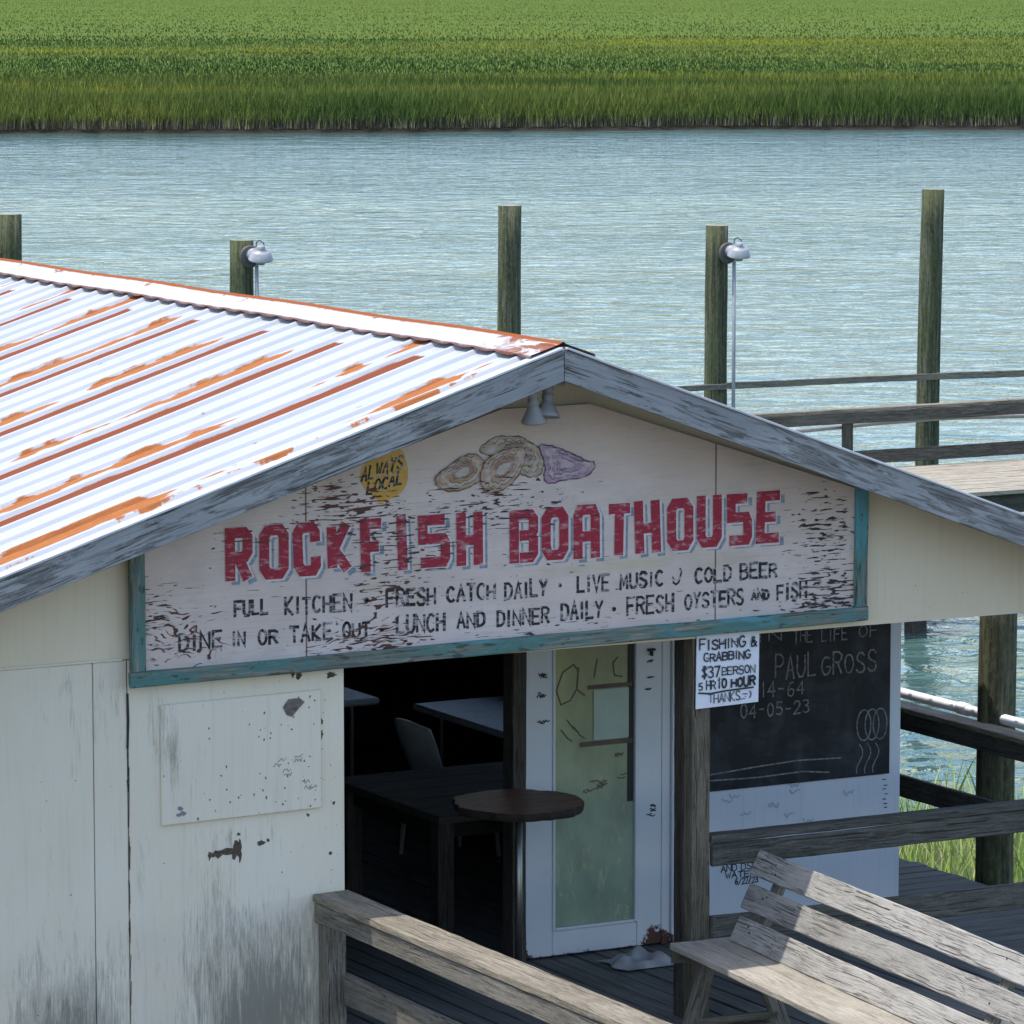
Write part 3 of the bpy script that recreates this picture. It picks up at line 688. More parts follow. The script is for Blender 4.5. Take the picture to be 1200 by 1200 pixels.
# near shore under and beside the building: mud, then cordgrass right of the deck
shore = [lat(a, d) for a, d in ((-60, 3), (-60, 34), (-20, 36), (0, 35.5), (3.0, 35.3), (4.2, 35.6), (5.5, 35.2), (6.6, 35.5), (8, 35.0), (10, 33), (14, 28), (20, 24), (30, 3))]
sheet('mud_bank', shore, WZ+.06, M['mud'])
n = 9500
a = rng.uniform(2.6, 12.0, n); d = 26.5+rng.random(n)**.75*8.7
bx = CAM.x+rgt.x*a+math.sin(PSI)*d; by = CAM.y+rgt.y*a+math.cos(PSI)*d
keep = (bx > 3.75) & (d < 35.2-np.clip(a-8, 0, 9)*.75) & (a < 10.6+.7*np.sin(d*1.7)+.4*np.sin(d*4.1))
bx, by, d = bx[keep], by[keep], d[keep]; n = len(bx)
o = blades('shore_grass', np.stack([bx, by, np.full(n, WZ+.04)], 1), np.clip(rng.normal(.62, .18, n)*np.clip(1.25-(d-26.5)/14, .4, 1.2), .2, 1.2), rng.uniform(.009, .02, n), rng.uniform(.1, .5, n), rng.random(n), M['near_grass'], seg=3)
o['label'] = 'tall bright green grass on the mud beside the deck'; o['category'] = 'grass'

# ================================================================== DECK (boards as one surface)
def boards(name, x0, x1, y0, y1, wdt, along, z=0.0, mat=None, T=.035, gap=.013, struct=True, parent=None):
    vs = []; fs = []; tone = []; al = []
    q0, q1 = (y0, y1) if along == 'x' else (x0, x1)
    s0, s1 = (x0, x1) if along == 'x' else (y0, y1)
    q = q0
    while q < q1-.02:
        e = min(q+wdt-gap, q1); zz = z+random.gauss(0, .0018); sa = s0+random.uniform(-.012, .012); sb = s1+random.uniform(-.012, .012)
        if along == 'x': v_, f_ = cbox((sa, q, zz-T), (sb, e, zz), .004)
        else: v_, f_ = cbox((q, sa, zz-T), (e, sb, zz), .004)
        b0 = len(vs); vs += v_; fs += [tuple(b0+i for i in p) for p in f_]; r_ = random.random(); tone += [r_]*len(v_)
        al += [((p.x, p.y, p.z) if along == 'x' else (p.y, p.x, p.z)) for p in v_]
        q += wdt
    me = mesh(name, vs, fs)
    me.attributes.new('tone', 'FLOAT', 'POINT').data.foreach_set('value', tone)
    me.attributes.new('along', 'FLOAT_VECTOR', 'POINT').data.foreach_set('vector', [c for p in al for c in p])
    ob = put(name, me, mat or M['deck'], parent)
    return kind(ob, 'structure') if struct else ob
boards('porch_deck', -2.45, 2.40, -7.0, 7.9, .142, 'y')
boards('side_deck', 2.408, 3.36, -7.0, 9.5, .142, 'x')
b = B()
for y in np.arange(-6.8, 9.4, .61): b.box((-2.4, y, -.20), (3.34, y+.04, -.04))
for x in (-2.3, .4, 3.26): b.box((x, -6.9, -.42), (x+.08, 9.4, -.205))
kind(put('deck_joists', b.mesh('deck_joists'), M['dark_wood']), 'structure')

# ================================================================== BOATHOUSE
PX, PZ = -1.004, 3.589        # ridge
SL, SR = .3168, .3586           # fall of the two slopes
YF, YB = -.42, 10.5            # front and back edge of the roof
XL, XR = -5.35, 3.15          # eaves
def zl(x): return PZ-(SL*(PX-x) if x < PX else SR*(x-PX))
bh = thing('boathouse', 'cream plywood boathouse under a rust streaked corrugated metal roof', 'boathouse', (-1.0, 0, 0))
WT = .07
# front plywood sheets with open joints between them
def wall_box(name, x0, x1, z0, z1, y0=0.0, y1=WT, mat='cream', c=.003):
    return put(name, B().box((x0, y0, z0), (x1, y1, z1), 0, c).mesh(name), M[mat], bh)
wall_box('wall_panel', -5.0, -3.343, -1.3, 2.146)
wall_box('wall_panel', -3.338, -3.165, -1.3, 2.146, .001, WT)
wall_box('wall_panel', -3.159, -2.0, -1.3, 2.146, -.002, WT)
wall_box('wall_panel', -5.04, -5.003, -1.3, 2.14, .004, 5.0)
wall_box('wall_panel', -5.04, -5.003, -1.3, 2.14, 5.006, 10.0)
# gable above: one sheet following the roof, with the header over the open front
g = [(-5.0, 2.151), (-2.0, 2.151), (-2.0, 2.03), (3.06, 2.010), (3.06, zl(3.06)-.085), (PX, PZ-.085), (-5.0, zl(-5.0)-.085)]
nv = len(g); v = [(x, -.003, z) for x, z in g]+[(x, WT, z) for x, z in g]
f = [tuple(range(nv)), tuple(range(2*nv-1, nv-1, -1))]+[(i, nv+i, nv+(i+1) % nv, (i+1) % nv) for i in range(nv)]
put('gable', mesh('gable', v, f), M['gable_cream'], bh)
# bead of trim across the joint of gable and wall
b = B().box((-5.0, -.012, 2.147), (-3.19, -.004, 2.158), 0, .002); put('trim_strip', b.mesh('trim_strip'), M['cream'], bh)
# back of the wall sheets, side and rear walls, inner ceiling: dark boards inside the room
b = B()
b.box((-4.9, .075, -.02), (-2.03, .11, 2.14)); b.box((-5.0, .12, -1.3), (-4.92, 10.0, 2.1)); b.box((2.34, 1.90, -.05), (2.42, 3.4, 2.32)); b.box((2.34, 3.402, -.05), (2.42, 9.2, 1.25)); b.box((2.34, 3.402, 1.95), (2.42, 9.2, 2.32)); b.box((2.34, 9.202, -.05), (2.42, 10.0, 2.32)); b.box((-4.9, 9.9, -.05), (2.33, 10.0, 2.9))  # gap in the right wall: unseen opening added to light the tables
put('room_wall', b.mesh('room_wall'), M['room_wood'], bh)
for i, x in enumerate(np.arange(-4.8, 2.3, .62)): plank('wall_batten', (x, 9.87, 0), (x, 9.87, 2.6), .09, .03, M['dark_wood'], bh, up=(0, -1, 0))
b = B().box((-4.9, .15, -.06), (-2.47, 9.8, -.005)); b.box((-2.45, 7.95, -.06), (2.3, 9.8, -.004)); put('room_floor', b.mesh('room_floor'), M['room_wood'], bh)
# recessed door wall with chalkboard: painted sheet plus cut edge
wall_box('recessed_wall', .905, 2.43, -.03, 2.6, 1.70, 1.80, 'blue_white')
wall_box('recessed_wall', -.07, .905, 2.10, 2.6, 1.70, 1.80, 'blue_white')
plank('door_post', (-.113, 1.70, 0), (-.113, 1.70, 2.6), .085, .12, M['dark_wood'], bh, up=(0, 1, 0))
# support post in the gable plane: two pieces of timber fixed side by side
plank('porch_post', (.066, .045, 0), (.066, .045, 2.03), .108, .09, M['post_wood'], bh, up=(0, 1, 0))
plank('porch_post', (.058, .140, 0), (.058, .140, 2.03), .10, .095, M['dark_wood'], bh, up=(0, 1, 0))
# roof: corrugated sheets with narrow ribs
def corrugated(name, xa, xb, sl):
    ys = []; hs = []; per = .2286; y = YF
    prof = [(0, 0), (.064, .0), (.078, .019), (.086, .023), (.094, .023), (.102, .019), (.116, .0), (.20, .001)]
    k = -4
    while True:
        base = .53-.45+k*per*1.0
        for dy, h in prof:
            yy = base+dy
            if YF <= yy <= YB: ys.append(yy); hs.append(h)
        k += 1
        if base > YB: break
    xs = np.linspace(xa, xb, 14); V = []
    for x in xs:
        for y, h in zip(ys, hs):
            wv = .004*math.sin(y*2.1+x*1.3)+.003*math.sin(x*3.7+y*.7)
            V.append((x, y, PZ-sl*abs(x-PX)+h+wv*.6))
    ny = len(ys); fs = [(i*ny+j, i*ny+j+1, (i+1)*ny+j+1, (i+1)*ny+j) for i in range(len(xs)-1) for j in range(ny-1)]
    if xb < xa: fs = [q[::-1] for q in fs]
    return put(name, mesh(name, V, fs), M['roof'], bh)
rl = corrugated('roof_panel', PX-.01, XL, SL); corrugated('roof_panel', PX+.01, XR, SR)
# ridge cap: folded sheet with scalloped, turned-down lower edge
def capmesh():
    V = []; ys = np.arange(YF-.01, YB, .0286)
    offs = [(-.185, -.002), (-.180, .006), (-.10, .004), (-.02, .004), (0, .010), (.02, .004), (.18, .006), (.185, -.012)]
    for y in ys:
        sc = abs(math.sin((y-.53+.45-.09)/.2286*math.pi))
        for i, (dx, dz) in enumerate(offs):
            sl = SL if dx < 0 else SR
            zz = PZ+.034-sl*abs(dx)+dz+.003*math.sin(y*3.1)
            if i in (0, 7): zz += -.012*sc+.006; 
            V.append((PX+.004+dx*(1+.03*(1-sc)), y, zz))
    n = len(offs); return mesh('ridge_cap', V, [(i*n+j, (i+1)*n+j, (i+1)*n+j+1, i*n+j+1) for i in range(len(ys)-1) for j in range(n-1)])
put('ridge_cap', capmesh(), M['cap'], bh)
# sheathing under the sheets, rafters, fascia
b = B()
for xa, xb in ((XL+.03, PX), (PX, XR-.03)):
    lo = [(xa, YF+.03, zl(xa)-.035), (xb, YF+.03, zl(xb)-.035), (xb, YB-.03, zl(xb)-.035), (xa, YB-.03, zl(xa)-.035)]
    vv = lo+[(x, y, z+.02) for x, y, z in lo]
    b.addp(vv, [(3, 2, 1, 0), (4, 5, 6, 7), (0, 1, 5, 4), (1, 2, 6, 5), (2, 3, 7, 6), (3, 0, 4, 7)])
put('roof_sheathing', b.mesh('roof_sheathing'), M['grey_paint'], bh)
for y in (.09, 1.6, 3.2, 4.8, 6.4, 8.0, 9.6):
    for xa in (XL+.1, XR-.1):
        plank('rafter', (xa, y+.02, zl(xa)-.11), (PX+(.01 if xa > PX else -.01), y+.02, PZ-.11), .04, .13, M['dark_wood'], bh)
def fascia(xe):
    sg = 1 if xe > PX else -1; sl = SR if sg > 0 else SL; th = math.atan(sl)
    L = (abs(xe-PX))/math.cos(th)
    v_, f_ = plank_mesh(L, .15, .035, .003, .0012, .2)
    # plank local: x along the slope, y = height, z = thickness; cut plumb at the ridge
    m = Matrix((Vector((sg*math.cos(th), 0, -math.sin(th))), Vector((math.sin(th)*sg, 0, math.cos(th))), Vector((0, -1, 0)))).transposed().to_4x4()
    if sg < 0: m = Matrix((Vector((-math.cos(th), 0, -math.sin(th))), Vector((-math.sin(th), 0, math.cos(th))), Vector((0, -1, 0)))).transposed().to_4x4()
    m.translation = Vector((PX+sg*.002, YF-.012, PZ-.004-.075*math.cos(th)))
    nv_ = []
    for (x, y, z) in v_:
        if x < .15: x = x+max(0, .15-x)*0+( (y)*-math.tan(th) if x < .05 else 0)*1.0
        nv_.append((x, y, z))
    if sg < 0: f_ = [q[::-1] for q in f_]
    return put('fascia_board', mesh('fascia_board', nv_, f_), M['fascia'], bh, m)
fascia(XL); fascia(XR)
# bright drip edge along the two rakes and dark gap line under it
for xe in (XL, XR):
    dx = .014 if xe > PX else -.014
    plank('drip_edge', (xe, YF-.004, zl(xe)+.011), (PX+dx, YF-.004, PZ+.009), .075, .012, M['zinc'], bh, ch=.002, jit=.0008)
# eave posts on the right-hand side hold the roof (round piling built below as a thing of its own)

# ---- white glazed door
dr = put('door', B().box((-.072, 1.655, .012), (.10, 1.70, 2.06)).box((.645, 1.655, .012), (.80, 1.70, 2.06)).box((.102, 1.657, .012), (.643, 1.70, .150)).box((.102, 1.657, 1.95), (.643, 1.70, 2.06)).mesh('door'), M['door'], bh)
put('glazing_bead', B().box((.100, 1.648, .150), (.118, 1.675, 1.95)).box((.627, 1.648, .150), (.645, 1.675, 1.95)).box((.120, 1.649, .150), (.625, 1.675, .168)).mesh('glazing_bead'), M['door'], dr)
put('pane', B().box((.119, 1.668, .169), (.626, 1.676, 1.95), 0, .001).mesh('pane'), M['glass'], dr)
put('pane_reflection_strip', B().box((.585, 1.663, .84), (.622, 1.667, 1.95), 0, .001).mesh('pane_reflection_strip'), M['black'], dr).name = 'dark_reflection_strip'  # thin black piece standing in for a dark reflection in the glass
put('door_jamb', B().box((.806, 1.66, .0), (.860, 1.72, 2.1)).box((.862, 1.64, .0), (.902, 1.699, 2.1)).mesh('door_jamb'), M['door'], bh)
put('paper_notice', B().box((.365, 1.661, 1.205), (.59, 1.664, 1.487), 0, .001).mesh('paper_notice'), M['paper'], dr)
for p_, q_ in (((.33, 1.6625, 1.492), (.61, 1.6655, 1.515)), ((.28, 1.6625, 1.172), (.615, 1.6655, 1.20))): put('tape_strip', B().box(p_, q_, 0, .001).mesh('tape_strip'), M['tape'], dr)
b = B()
for t in ([(.16, 1.42), (.13, 1.5), (.17, 1.6), (.24, 1.64), (.27, 1.6), (.26, 1.5), (.22, 1.44), (.16, 1.42)], [(.27, 1.62), (.26, 1.5), (.31, 1.46)], [(.37, 1.56), (.39, 1.66)], [(.52, 1.66), (.49, 1.63), (.5, 1.56), (.55, 1.55)]):
    ribbon(b, t, .0045, stroke_depth(-1.6665))
for x, z in ((.16, 1.28), (.2, 1.33), (.24, 1.29)): ribbon(b, [(x, z), (x+.04, z-.05), (x+.07, z-.07)], .004, stroke_depth(-1.6665))
for _ in range(6): scribble(b, random.uniform(.14, .5), random.uniform(.8, 1.12), .12, .04, .003, -1.6665, 2)
put('scribbled_writing', b.mesh('scribbled_writing'), M['tape'], dr)
b = B()
for z in (1.58, 1.46, 1.33): scribble(b, .0, z, .09, .05, .0035, -1.6535, 3)
for z in (1.60, 1.52, 1.45, .80, .77, .74): scribble(b, .69, z, .08, .03, .003, -1.6535, 2)
put('marker_writing', b.mesh('marker_writing'), M['ink'], dr)
put('door_closer', B().box((.70, 1.635, 1.682), (.75, 1.654, 1.697)).box((.718, 1.63, 1.655), (.732, 1.654, 1.682)).mesh('door_closer'), M['black'], dr)
# writing on the painted wall low down and at its edge
b = B(); write(b, 'AND DSP', 1.22, .368, .24, .036, .003, -1.6975); write(b, 'WATER', 1.25, .328, .20, .034, .003, -1.6975); write(b, '6/22/23', 1.315, .286, .15, .034, .003, -1.6975)
for i in range(7): scribble(b, 2.305, .80-.028*i, .05, .012, .0025, -1.6975, 1)
put('wall_writing', b.mesh('wall_writing'), M['ink'], bh)
b = B()
for i in range(9): scribble(b, random.uniform(1.15, 2.0), random.uniform(.58, .76), .16, .09, .004, -1.6975, 1)
put('faint_wall_writing', b.mesh('faint_wall_writing'), M['ink_pale'], bh)
# torn patch and chips on the front wall
def ragged(b, cx, cz, rx, rz, depth, n=14, k=0):
    poly_face(b, [(cx+rx*math.cos(i/n*math.tau)*random.uniform(.45, 1.15), cz+rz*math.sin(i/n*math.tau)*random.uniform(.45, 1.15)) for i in range(n)], stroke_depth(depth), k)
b = B()
for x, z, rx, rz in ((-2.70, 1.152, .035, .022), (-2.64, 1.158, .045, .026), (-2.595, 1.165, .028, .05), (-2.575, 1.155, .012, .065), (-2.735, 1.15, .012, .03), (-2.46, 1.185, .03, .014), (-2.42, 1.195, .012, .01), (-2.58, 1.24, .012, .01),
                     (-2.145, 1.80, .016, .06), (-2.13, 1.70, .018, .03), (-2.13, 1.76, .022, .018), (-2.28, 2.02, .014, .03), (-2.25, 2.01, .02, .035), (-2.9, 2.03, .03, .01), (-2.07, 1.99, .03, .02), (-2.06, 1.35, .01, .012), (-2.08, 1.1, .012, .01), (-2.2, 1.3, .008, .01)):
    ragged(b, x, z, rx, rz, .0035)
put('bare_patch', b.mesh('bare_patch'), M['bare'], bh)
b = B()
for i in range(26):
    x = -3.162+random.gauss(0, .002); z = random.uniform(.0, 1.95); ribbon(b, [(x, z), (x+random.gauss(0, .003), z+random.uniform(.03, .2))], random.uniform(.001, .0028), stroke_depth(.0035))
ribbon(b, [(-3.166, 1.72), (-3.160, 1.85), (-3.163, 1.98)], .006, .0046)
put('split_seam', b.mesh('split_seam'), M['black'], bh)

# ================================================================== SHOP SIGN
OX, OZ = -3.07, 2.085
sg = thing('shop_sign', 'peeling painted sign in a teal frame under the gable reading ROCKFISH BOATHOUSE', 'sign', (OX, -.05, OZ))
def sput(name, b, mats): return put(name, b.mesh(name), mats, sg, Matrix.Translation((OX, -.05, OZ)))
bd = [(-.03, .008), (4.035, .040), (4.035, .672), (2.44, 1.188), (1.935, 1.185), (-.03, .60)]
b = B(); nv = len(bd)
b.addp([(x, 0, z) for x, z in bd]+[(x, .044, z) for x, z in bd], [tuple(range(nv)), tuple(range(2*nv-1, nv-1, -1))]+[(i, nv+i, nv+(i+1) % nv, (i+1) % nv) for i in range(nv)])
sput('board', b, M['sign'])
plank('frame', (OX-.105, -.062, OZ-.026), (OX+4.107, -.062, OZ+.008), .075, .03, M['teal'], sg, up=(0, -1, 0))
plank('frame', (OX-.066, -.062, OZ+.014), (OX-.066, -.062, OZ+.62), .078, .032, M['teal'], sg, up=(0, -1, 0))
plank('frame', (OX+4.068, -.062, OZ+.047), (OX+4.068, -.062, OZ+.685), .074, .032, M['teal'], sg, up=(0, -1, 0))
RED = [('R', 0.407, 0.415, 0.148, 0.263), ('O', 0.589, 0.411, 0.159, 0.269), ('C', 0.775, 0.414, 0.149, 0.267), ('K', 0.959, 0.418, 0.137, 0.259), ('F', 1.141, 0.414, 0.145, 0.265), ('I', 1.339, 0.412, 0.068, 0.27), ('S', 1.461, 0.413, 0.178, 0.265), ('H', 1.674, 0.411, 0.15, 0.266), ('B', 1.974, 0.403, 0.164, 0.27), ('O', 2.157, 0.406, 0.156, 0.27), ('A', 2.341, 0.405, 0.155, 0.274), ('T', 2.531, 0.407, 0.149, 0.266), ('H', 2.702, 0.409, 0.153, 0.268), ('O', 2.891, 0.408, 0.157, 0.272), ('U', 3.067, 0.414, 0.151, 0.269), ('S', 3.249, 0.414, 0.152, 0.27), ('E', 3.422, 0.414, 0.156, 0.274)]
b = B(); hw = .0265
for ch, x, z, ww, h in RED:
    sk = random.gauss(0, .004)
    for dx, dz, t, dep, k in ((.030, -.020, hw-.004, .0008, 0), (.006, -.004, hw+.007, .0020, 1), (0, 0, hw, .0032, 2)):
        for pl in BG[ch]:
            q = hw+.0005
            pts = [(x+q+px*(ww-2*q)+dx+sk*pz if ch != 'I' else x+ww/2+dx+sk*pz, z+q+pz*(h-2*q)+dz) for px, pz in pl]
            ribbon(b, pts, t, stroke_depth(dep), k, caps=False)
sput('title_lettering', b, [M['s_blue'], M['s_white'], M['s_red']])
WORDS = [('FULL', 0.452, 0.235, 0.188, 0.084), ('KITCHEN', 0.723, 0.224, 0.372, 0.097), ('*', 1.156, 0.257, 0.033, 0.03), ('FRESH', 1.278, 0.223, 0.281, 0.098), ('CATCH', 1.616, 0.226, 0.28, 0.09), ('DAILY', 1.945, 0.22, 0.25, 0.095), ('*', 2.254, 0.263, 0.024, 0.026), ('LIVE', 2.362, 0.226, 0.194, 0.092), ('MUSIC', 2.611, 0.229, 0.262, 0.084), ('?', 2.919, 0.23, 0.066, 0.088), ('COLD', 3.056, 0.229, 0.226, 0.089), ('BEER', 3.328, 0.229, 0.229, 0.09), ('DINE', 0.157, 0.087, 0.235, 0.092), ('IN', 0.437, 0.089, 0.078, 0.084), ('OR', 0.579, 0.086, 0.11, 0.084), ('TAKE', 0.749, 0.086, 0.237, 0.093), ('OUT', 1.038, 0.085, 0.155, 0.085), ('*', 1.24, 0.107, 0.028, 0.029), ('LUNCH', 1.335, 0.087, 0.276, 0.098), ('AND', 1.674, 0.09, 0.164, 0.086), ('DINNER', 1.901, 0.084, 0.304, 0.091), ('DAILY', 2.269, 0.089, 0.248, 0.096), ('*', 2.567, 0.119, 0.025, 0.027), ('FRESH', 2.652, 0.089, 0.283, 0.101), ('OYSTERS', 2.996, 0.096, 0.359, 0.089), ('AND', 3.397, 0.117, 0.114, 0.062), ('FISH', 3.553, 0.106, 0.188, 0.094)]
for t, x, z, ww, h in WORDS:
    b = B()
    write(b, t, x+.006, z+.008, ww-.012, h-.016, .0075 if t not in '*?' else (.007 if t == '*' else .0045), .0010, 0, .05, .42)
    sput('painted_dot' if t == '*' else ('painted_hook' if t == '?' else 'painted_word'), b, M['s_black'])
badge = smooth_loop([(1.145, .937), (1.207, .978), (1.283, 1.003), (1.371, 1.021), (1.396, .952), (1.408, .883), (1.389, .816), (1.345, .779), (1.288, .763), (1.257, .739), (1.219, .781), (1.169, .817), (1.138, .87)])
b = B(); poly_face(b, badge, .0012, 0)
def serif_write(b, text, x, z, ww, h, rise, k):
    write(b, text, x, z, ww, h, .0054, .0022, k, .03, .48, .18, rise)
serif_write(b, 'ALWAYS', 1.146, .866, .222, .062, .27, 1); serif_write(b, 'LOCAL', 1.176, .800, .19, .06, .27, 1)
sput('badge', b, [M['s_yellow'], M['s_black']])
OY = dict(
 a=[(1.79, .977), (1.842, 1.025), (1.906, 1.053), (1.971, 1.045), (2.036, 1.046), (2.075, 1.019), (2.127, .994), (2.159, .958), (2.173, .899), (2.153, .837), (2.088, .833), (2.023, .861), (1.919, .936)],
 b=[(1.55, .847), (1.567, .88), (1.624, .911), (1.688, .953), (1.752, .973), (1.803, .959), (1.835, .917), (1.829, .866), (1.79, .823), (1.713, .793), (1.624, .786), (1.567, .818)],
 c=[(1.803, .845), (1.814, .901), (1.848, .945), (1.919, .976), (2.01, .994), (2.064, .985), (2.059, .928), (2.036, .867), (1.984, .806), (1.906, .77), (1.842, .766), (1.816, .804)],
 d=[(2.129, .999), (2.205, .99), (2.284, .963), (2.376, .923), (2.429, .892), (2.466, .896), (2.458, .844), (2.389, .813), (2.284, .813), (2.205, .792), (2.166, .819), (2.179, .876), (2.166, .934)])
OM = ['oy_a', 'oy_b', 'oy_c', 'oy_d', 'oy_in', 'oy_lt', 'oy_line', 'oy_pl', 'oy_pk']
b = B(); dep = .0009
for idx, key in enumerate('adbc'):
    lp = smooth_loop(OY[key], 3); cx = sum(p[0] for p in lp)/len(lp); cz = sum(p[1] for p in lp)/len(lp)
    lp = [(cx+(x-cx)*(1+.03*math.sin(i*1.9)), cz+(z-cz)*(1+.03*math.sin(i*2.3+1))) for i, (x, z) in enumerate(lp)]
    dep += .0007; poly_face(b, lp, dep, 'abcd'.index(key))
    ln = 7 if key == 'd' else 6
    ribbon(b, lp+[lp[0]], .0032, dep+.0003, ln)
    for s, kk, ox, oz in ((.80, 5 if key != 'd' else 8, .004, .004), (.62, 'abcd'.index(key), .006, .008), (.46, 4 if key != 'd' else 3, .012, .012), (.30, 5 if key != 'd' else 8, .008, .004)):
        dep += .0005
        q = [(cx+ox+(x-cx)*s*(1+.06*math.sin(i*1.3+s*9)), cz+oz+(z-cz)*s*(1+.08*math.sin(i*1.7+s*5))) for i, (x, z) in enumerate(lp)]
        poly_face(b, q, dep, kk)
        h = len(q)
        for a0, a1 in ((.05, .38), (.5, .9)):
            ribbon(b, q[int(h*a0):int(h*a1)], .0016, dep+.0002, ln)
sput('oyster_painting', b, [M[k] for k in OM])

# ---- blank painted-over board on the left wall
nb_ = thing('notice_board', 'blank cream painted board with a torn scrap fixed below the sign', 'board', (-2.56, -.01, 1.6))
v = [(-2.994, 0, 1.322), (-2.134, 0, 1.335), (-2.134, 0, 1.925), (-2.994, 0, 1.915)]
bm = bmesh.new(); vs = [bm.verts.new((x, -.020, z)) for x, _, z in v]; bk = [bm.verts.new((x, -.003, z)) for x, _, z in v]
bm.faces.new(vs); 
for i in range(4): bm.faces.new((vs[(i+1) % 4], vs[i], bk[i], bk[(i+1) % 4]))
bmesh.ops.recalc_face_normals(bm, faces=bm.faces[:]); bmesh.ops.bevel(bm, geom=[e for e in bm.edges if all(abs(q.co.y+.02) < 1e-5 for q in e.verts)], offset=.004, segments=1, affect='EDGES')
me = bpy.data.meshes.new('panel'); bm.to_mesh(me); bm.free(); put('panel', me, M['board_cream'], nb_)
b = B(); b.box((-2.998, -.027, 1.30), (-2.13, -.0205, 1.318), 0, .002) if False else None
b = B(); poly_face(b, [(-2.345, 1.855), (-2.315, 1.892), (-2.255, 1.895), (-2.225, 1.872), (-2.265, 1.835), (-2.295, 1.803), (-2.325, 1.815)], .0225); poly_face(b, [(-2.33, 1.83), (-2.29, 1.86), (-2.29, 1.82)], .024)
put('torn_scrap', b.mesh('torn_scrap'), M['scrap'], nb_)
b = B()
for x, z in ((-2.90, 1.40), (-2.905, 1.37), (-2.885, 1.375)): ragged(b, x, z, .02, .012, .0215)
for i in range(9): scribble(b, random.uniform(-2.40, -2.25), random.uniform(1.40, 1.62), .10, .06, .0015, .0215, 1)
put('scratches', b.mesh('scratches'), M['ink_faint'], nb_)

# ---- hand painted price sheet on the post
ps = thing('price_sign', 'white sheet of black hand lettering about fishing nailed to the porch post', 'sign', (.155, -.012, 1.85))
b = B()
b.addp([(-.036, -.016, 1.655), (.344, -.014, 1.664), (.350, -.012, 2.06), (-.030, -.014, 2.05), (-.036, -.011, 1.655), (.344, -.009, 1.664), (.350, -.007, 2.06), (-.030, -.009, 2.05)], [(0, 1, 2, 3), (7, 6, 5, 4), (0, 4, 5, 1), (1, 5, 6, 2), (2, 6, 7, 3), (3, 7, 4, 0)])
put('sheet', b.mesh('sheet'), M['sign_paper'], ps, Matrix.Translation((.055, 0, 0)))
b = B(); D = .019
write(b, 'FISHING &', -.015, 1.962, .345, .052, .0042, D, 0, .07); write(b, 'CRABBING', .01, 1.898, .28, .042, .0042, D, 0, .08)
write(b, '$37', 0.0, 1.815, .105, .055, .0045, D, 0, .05); write(b, 'PERSON', .12, 1.822, .20, .042, .0030, D, 0, .07)
write(b, '5 HR', -.02, 1.752, .10, .042, .0032, D, 0, .08); write(b, '10 HOUR', .095, 1.755, .225, .046, .0055, D, 0, .08)
ribbon(b, [(-.02, 1.738), (.05, 1.730), (.14, 1.738), (.31, 1.744)], .0045, D+.001)
write(b, 'THANKS', .04, 1.682, .19, .045, .0026, D, 0, .07); write(b, ':)', .255, 1.69, .05, .035, .0028, D, 0, .05)
for i in range(16): scribble(b, random.uniform(-.02, .28), random.uniform(1.68, 1.99), .07, .02, .0018, D, 1)
put('lettering', b.mesh('lettering'), M['ink'], ps, Matrix.Translation((.055, 0, 0)))

# ---- chalkboard
cb = thing('chalkboard', 'black chalkboard with faded chalk writing on the pale wall beside the door', 'chalkboard', (1.64, 1.69, 1.3))
put('board', B().box((.92, 1.682, .842), (2.345, 1.699, 2.02), 0, .002).mesh('board'), M['chalkboard'], cb)
b = B(); D = -1.6805
def cw(t, x0, x1, y, h, hw=.0048):   # chalk word
    write(b, t, x0, y, x1-x0, h, hw, D, 0, .05, .4)
cw('IN', 1.44, 1.60, 1.675, .064, .004); cw('THE', 1.682, 1.808, 1.653, .074, .004); cw('LIFE', 1.871, 2.045, 1.648, .069, .004); cw('OF', 2.126, 2.255, 1.655, .064, .004)
cw('PAUL', 1.563, 1.833, 1.458, .128, .0055); cw('GROSS', 1.873, 2.245, 1.452, .114, .0055)
cw('10-14-64', 1.297, 1.754, 1.354, .083, .0045); cw('04-05-23', 1.332, 1.789, 1.248, .074, .0045)
ribbon(b, [(.93, .925), (1.137, .94), (1.46, .961), (1.717, .973), (2.006, .963)], .004, stroke_depth(D)); ribbon(b, [(.93, .91), (1.137, .906), (1.46, .897), (1.747, .906), (1.932, .885)], .004, stroke_depth(D))
for i, x in enumerate((2.165, 2.22, 2.275)):
    ribbon(b, arc(x, 1.14, .048, .09, 90, 450, 18), .004, stroke_depth(D)); x -= .01
    ribbon(b, [(x-.02+.026*math.sin(t*5.2)*(1-.3*t), 1.03-.17*t) for t in np.linspace(0, 1, 12)], .0035, stroke_depth(D))
put('chalk_writing', b.mesh('chalk_writing'), M['chalk'], cb)

# ---- twin floodlight under the ridge
fl = thing('twin_floodlight', 'twin bell shaped floodlights hanging under the roof peak', 'floodlight', (-1.0, -.28, 3.4))
put('mount', B().box((-1.12, -.33, 3.40), (-.93, -.20, 3.47)).mesh('mount'), M['lamp_grey'], fl)
for (x, y, z), (tx, ty) in (((-1.095, -.29, 3.375), (12, -8)), ((-.985, -.25, 3.395), (-14, 8))):
    m4 = Matrix.Translation((x, y, z)) @ Matrix.Rotation(R(tx*.7), 4, 'X') @ Matrix.Rotation(R(ty), 4, 'Y')
    prof = [(.022, .04), (.027, -.005), (.027, -.03), (.022, -.033), (.029, -.04), (.029, -.065), (.024, -.07), (.032, -.085), (.052, -.125), (.066, -.15), (.065, -.156), (.056, -.145), (.012, -.125)]
    lo = put('lamp_head', B().lathe(prof, 24, m4).mesh('lamp_head'), M['lamp_grey'], fl, smooth=True)

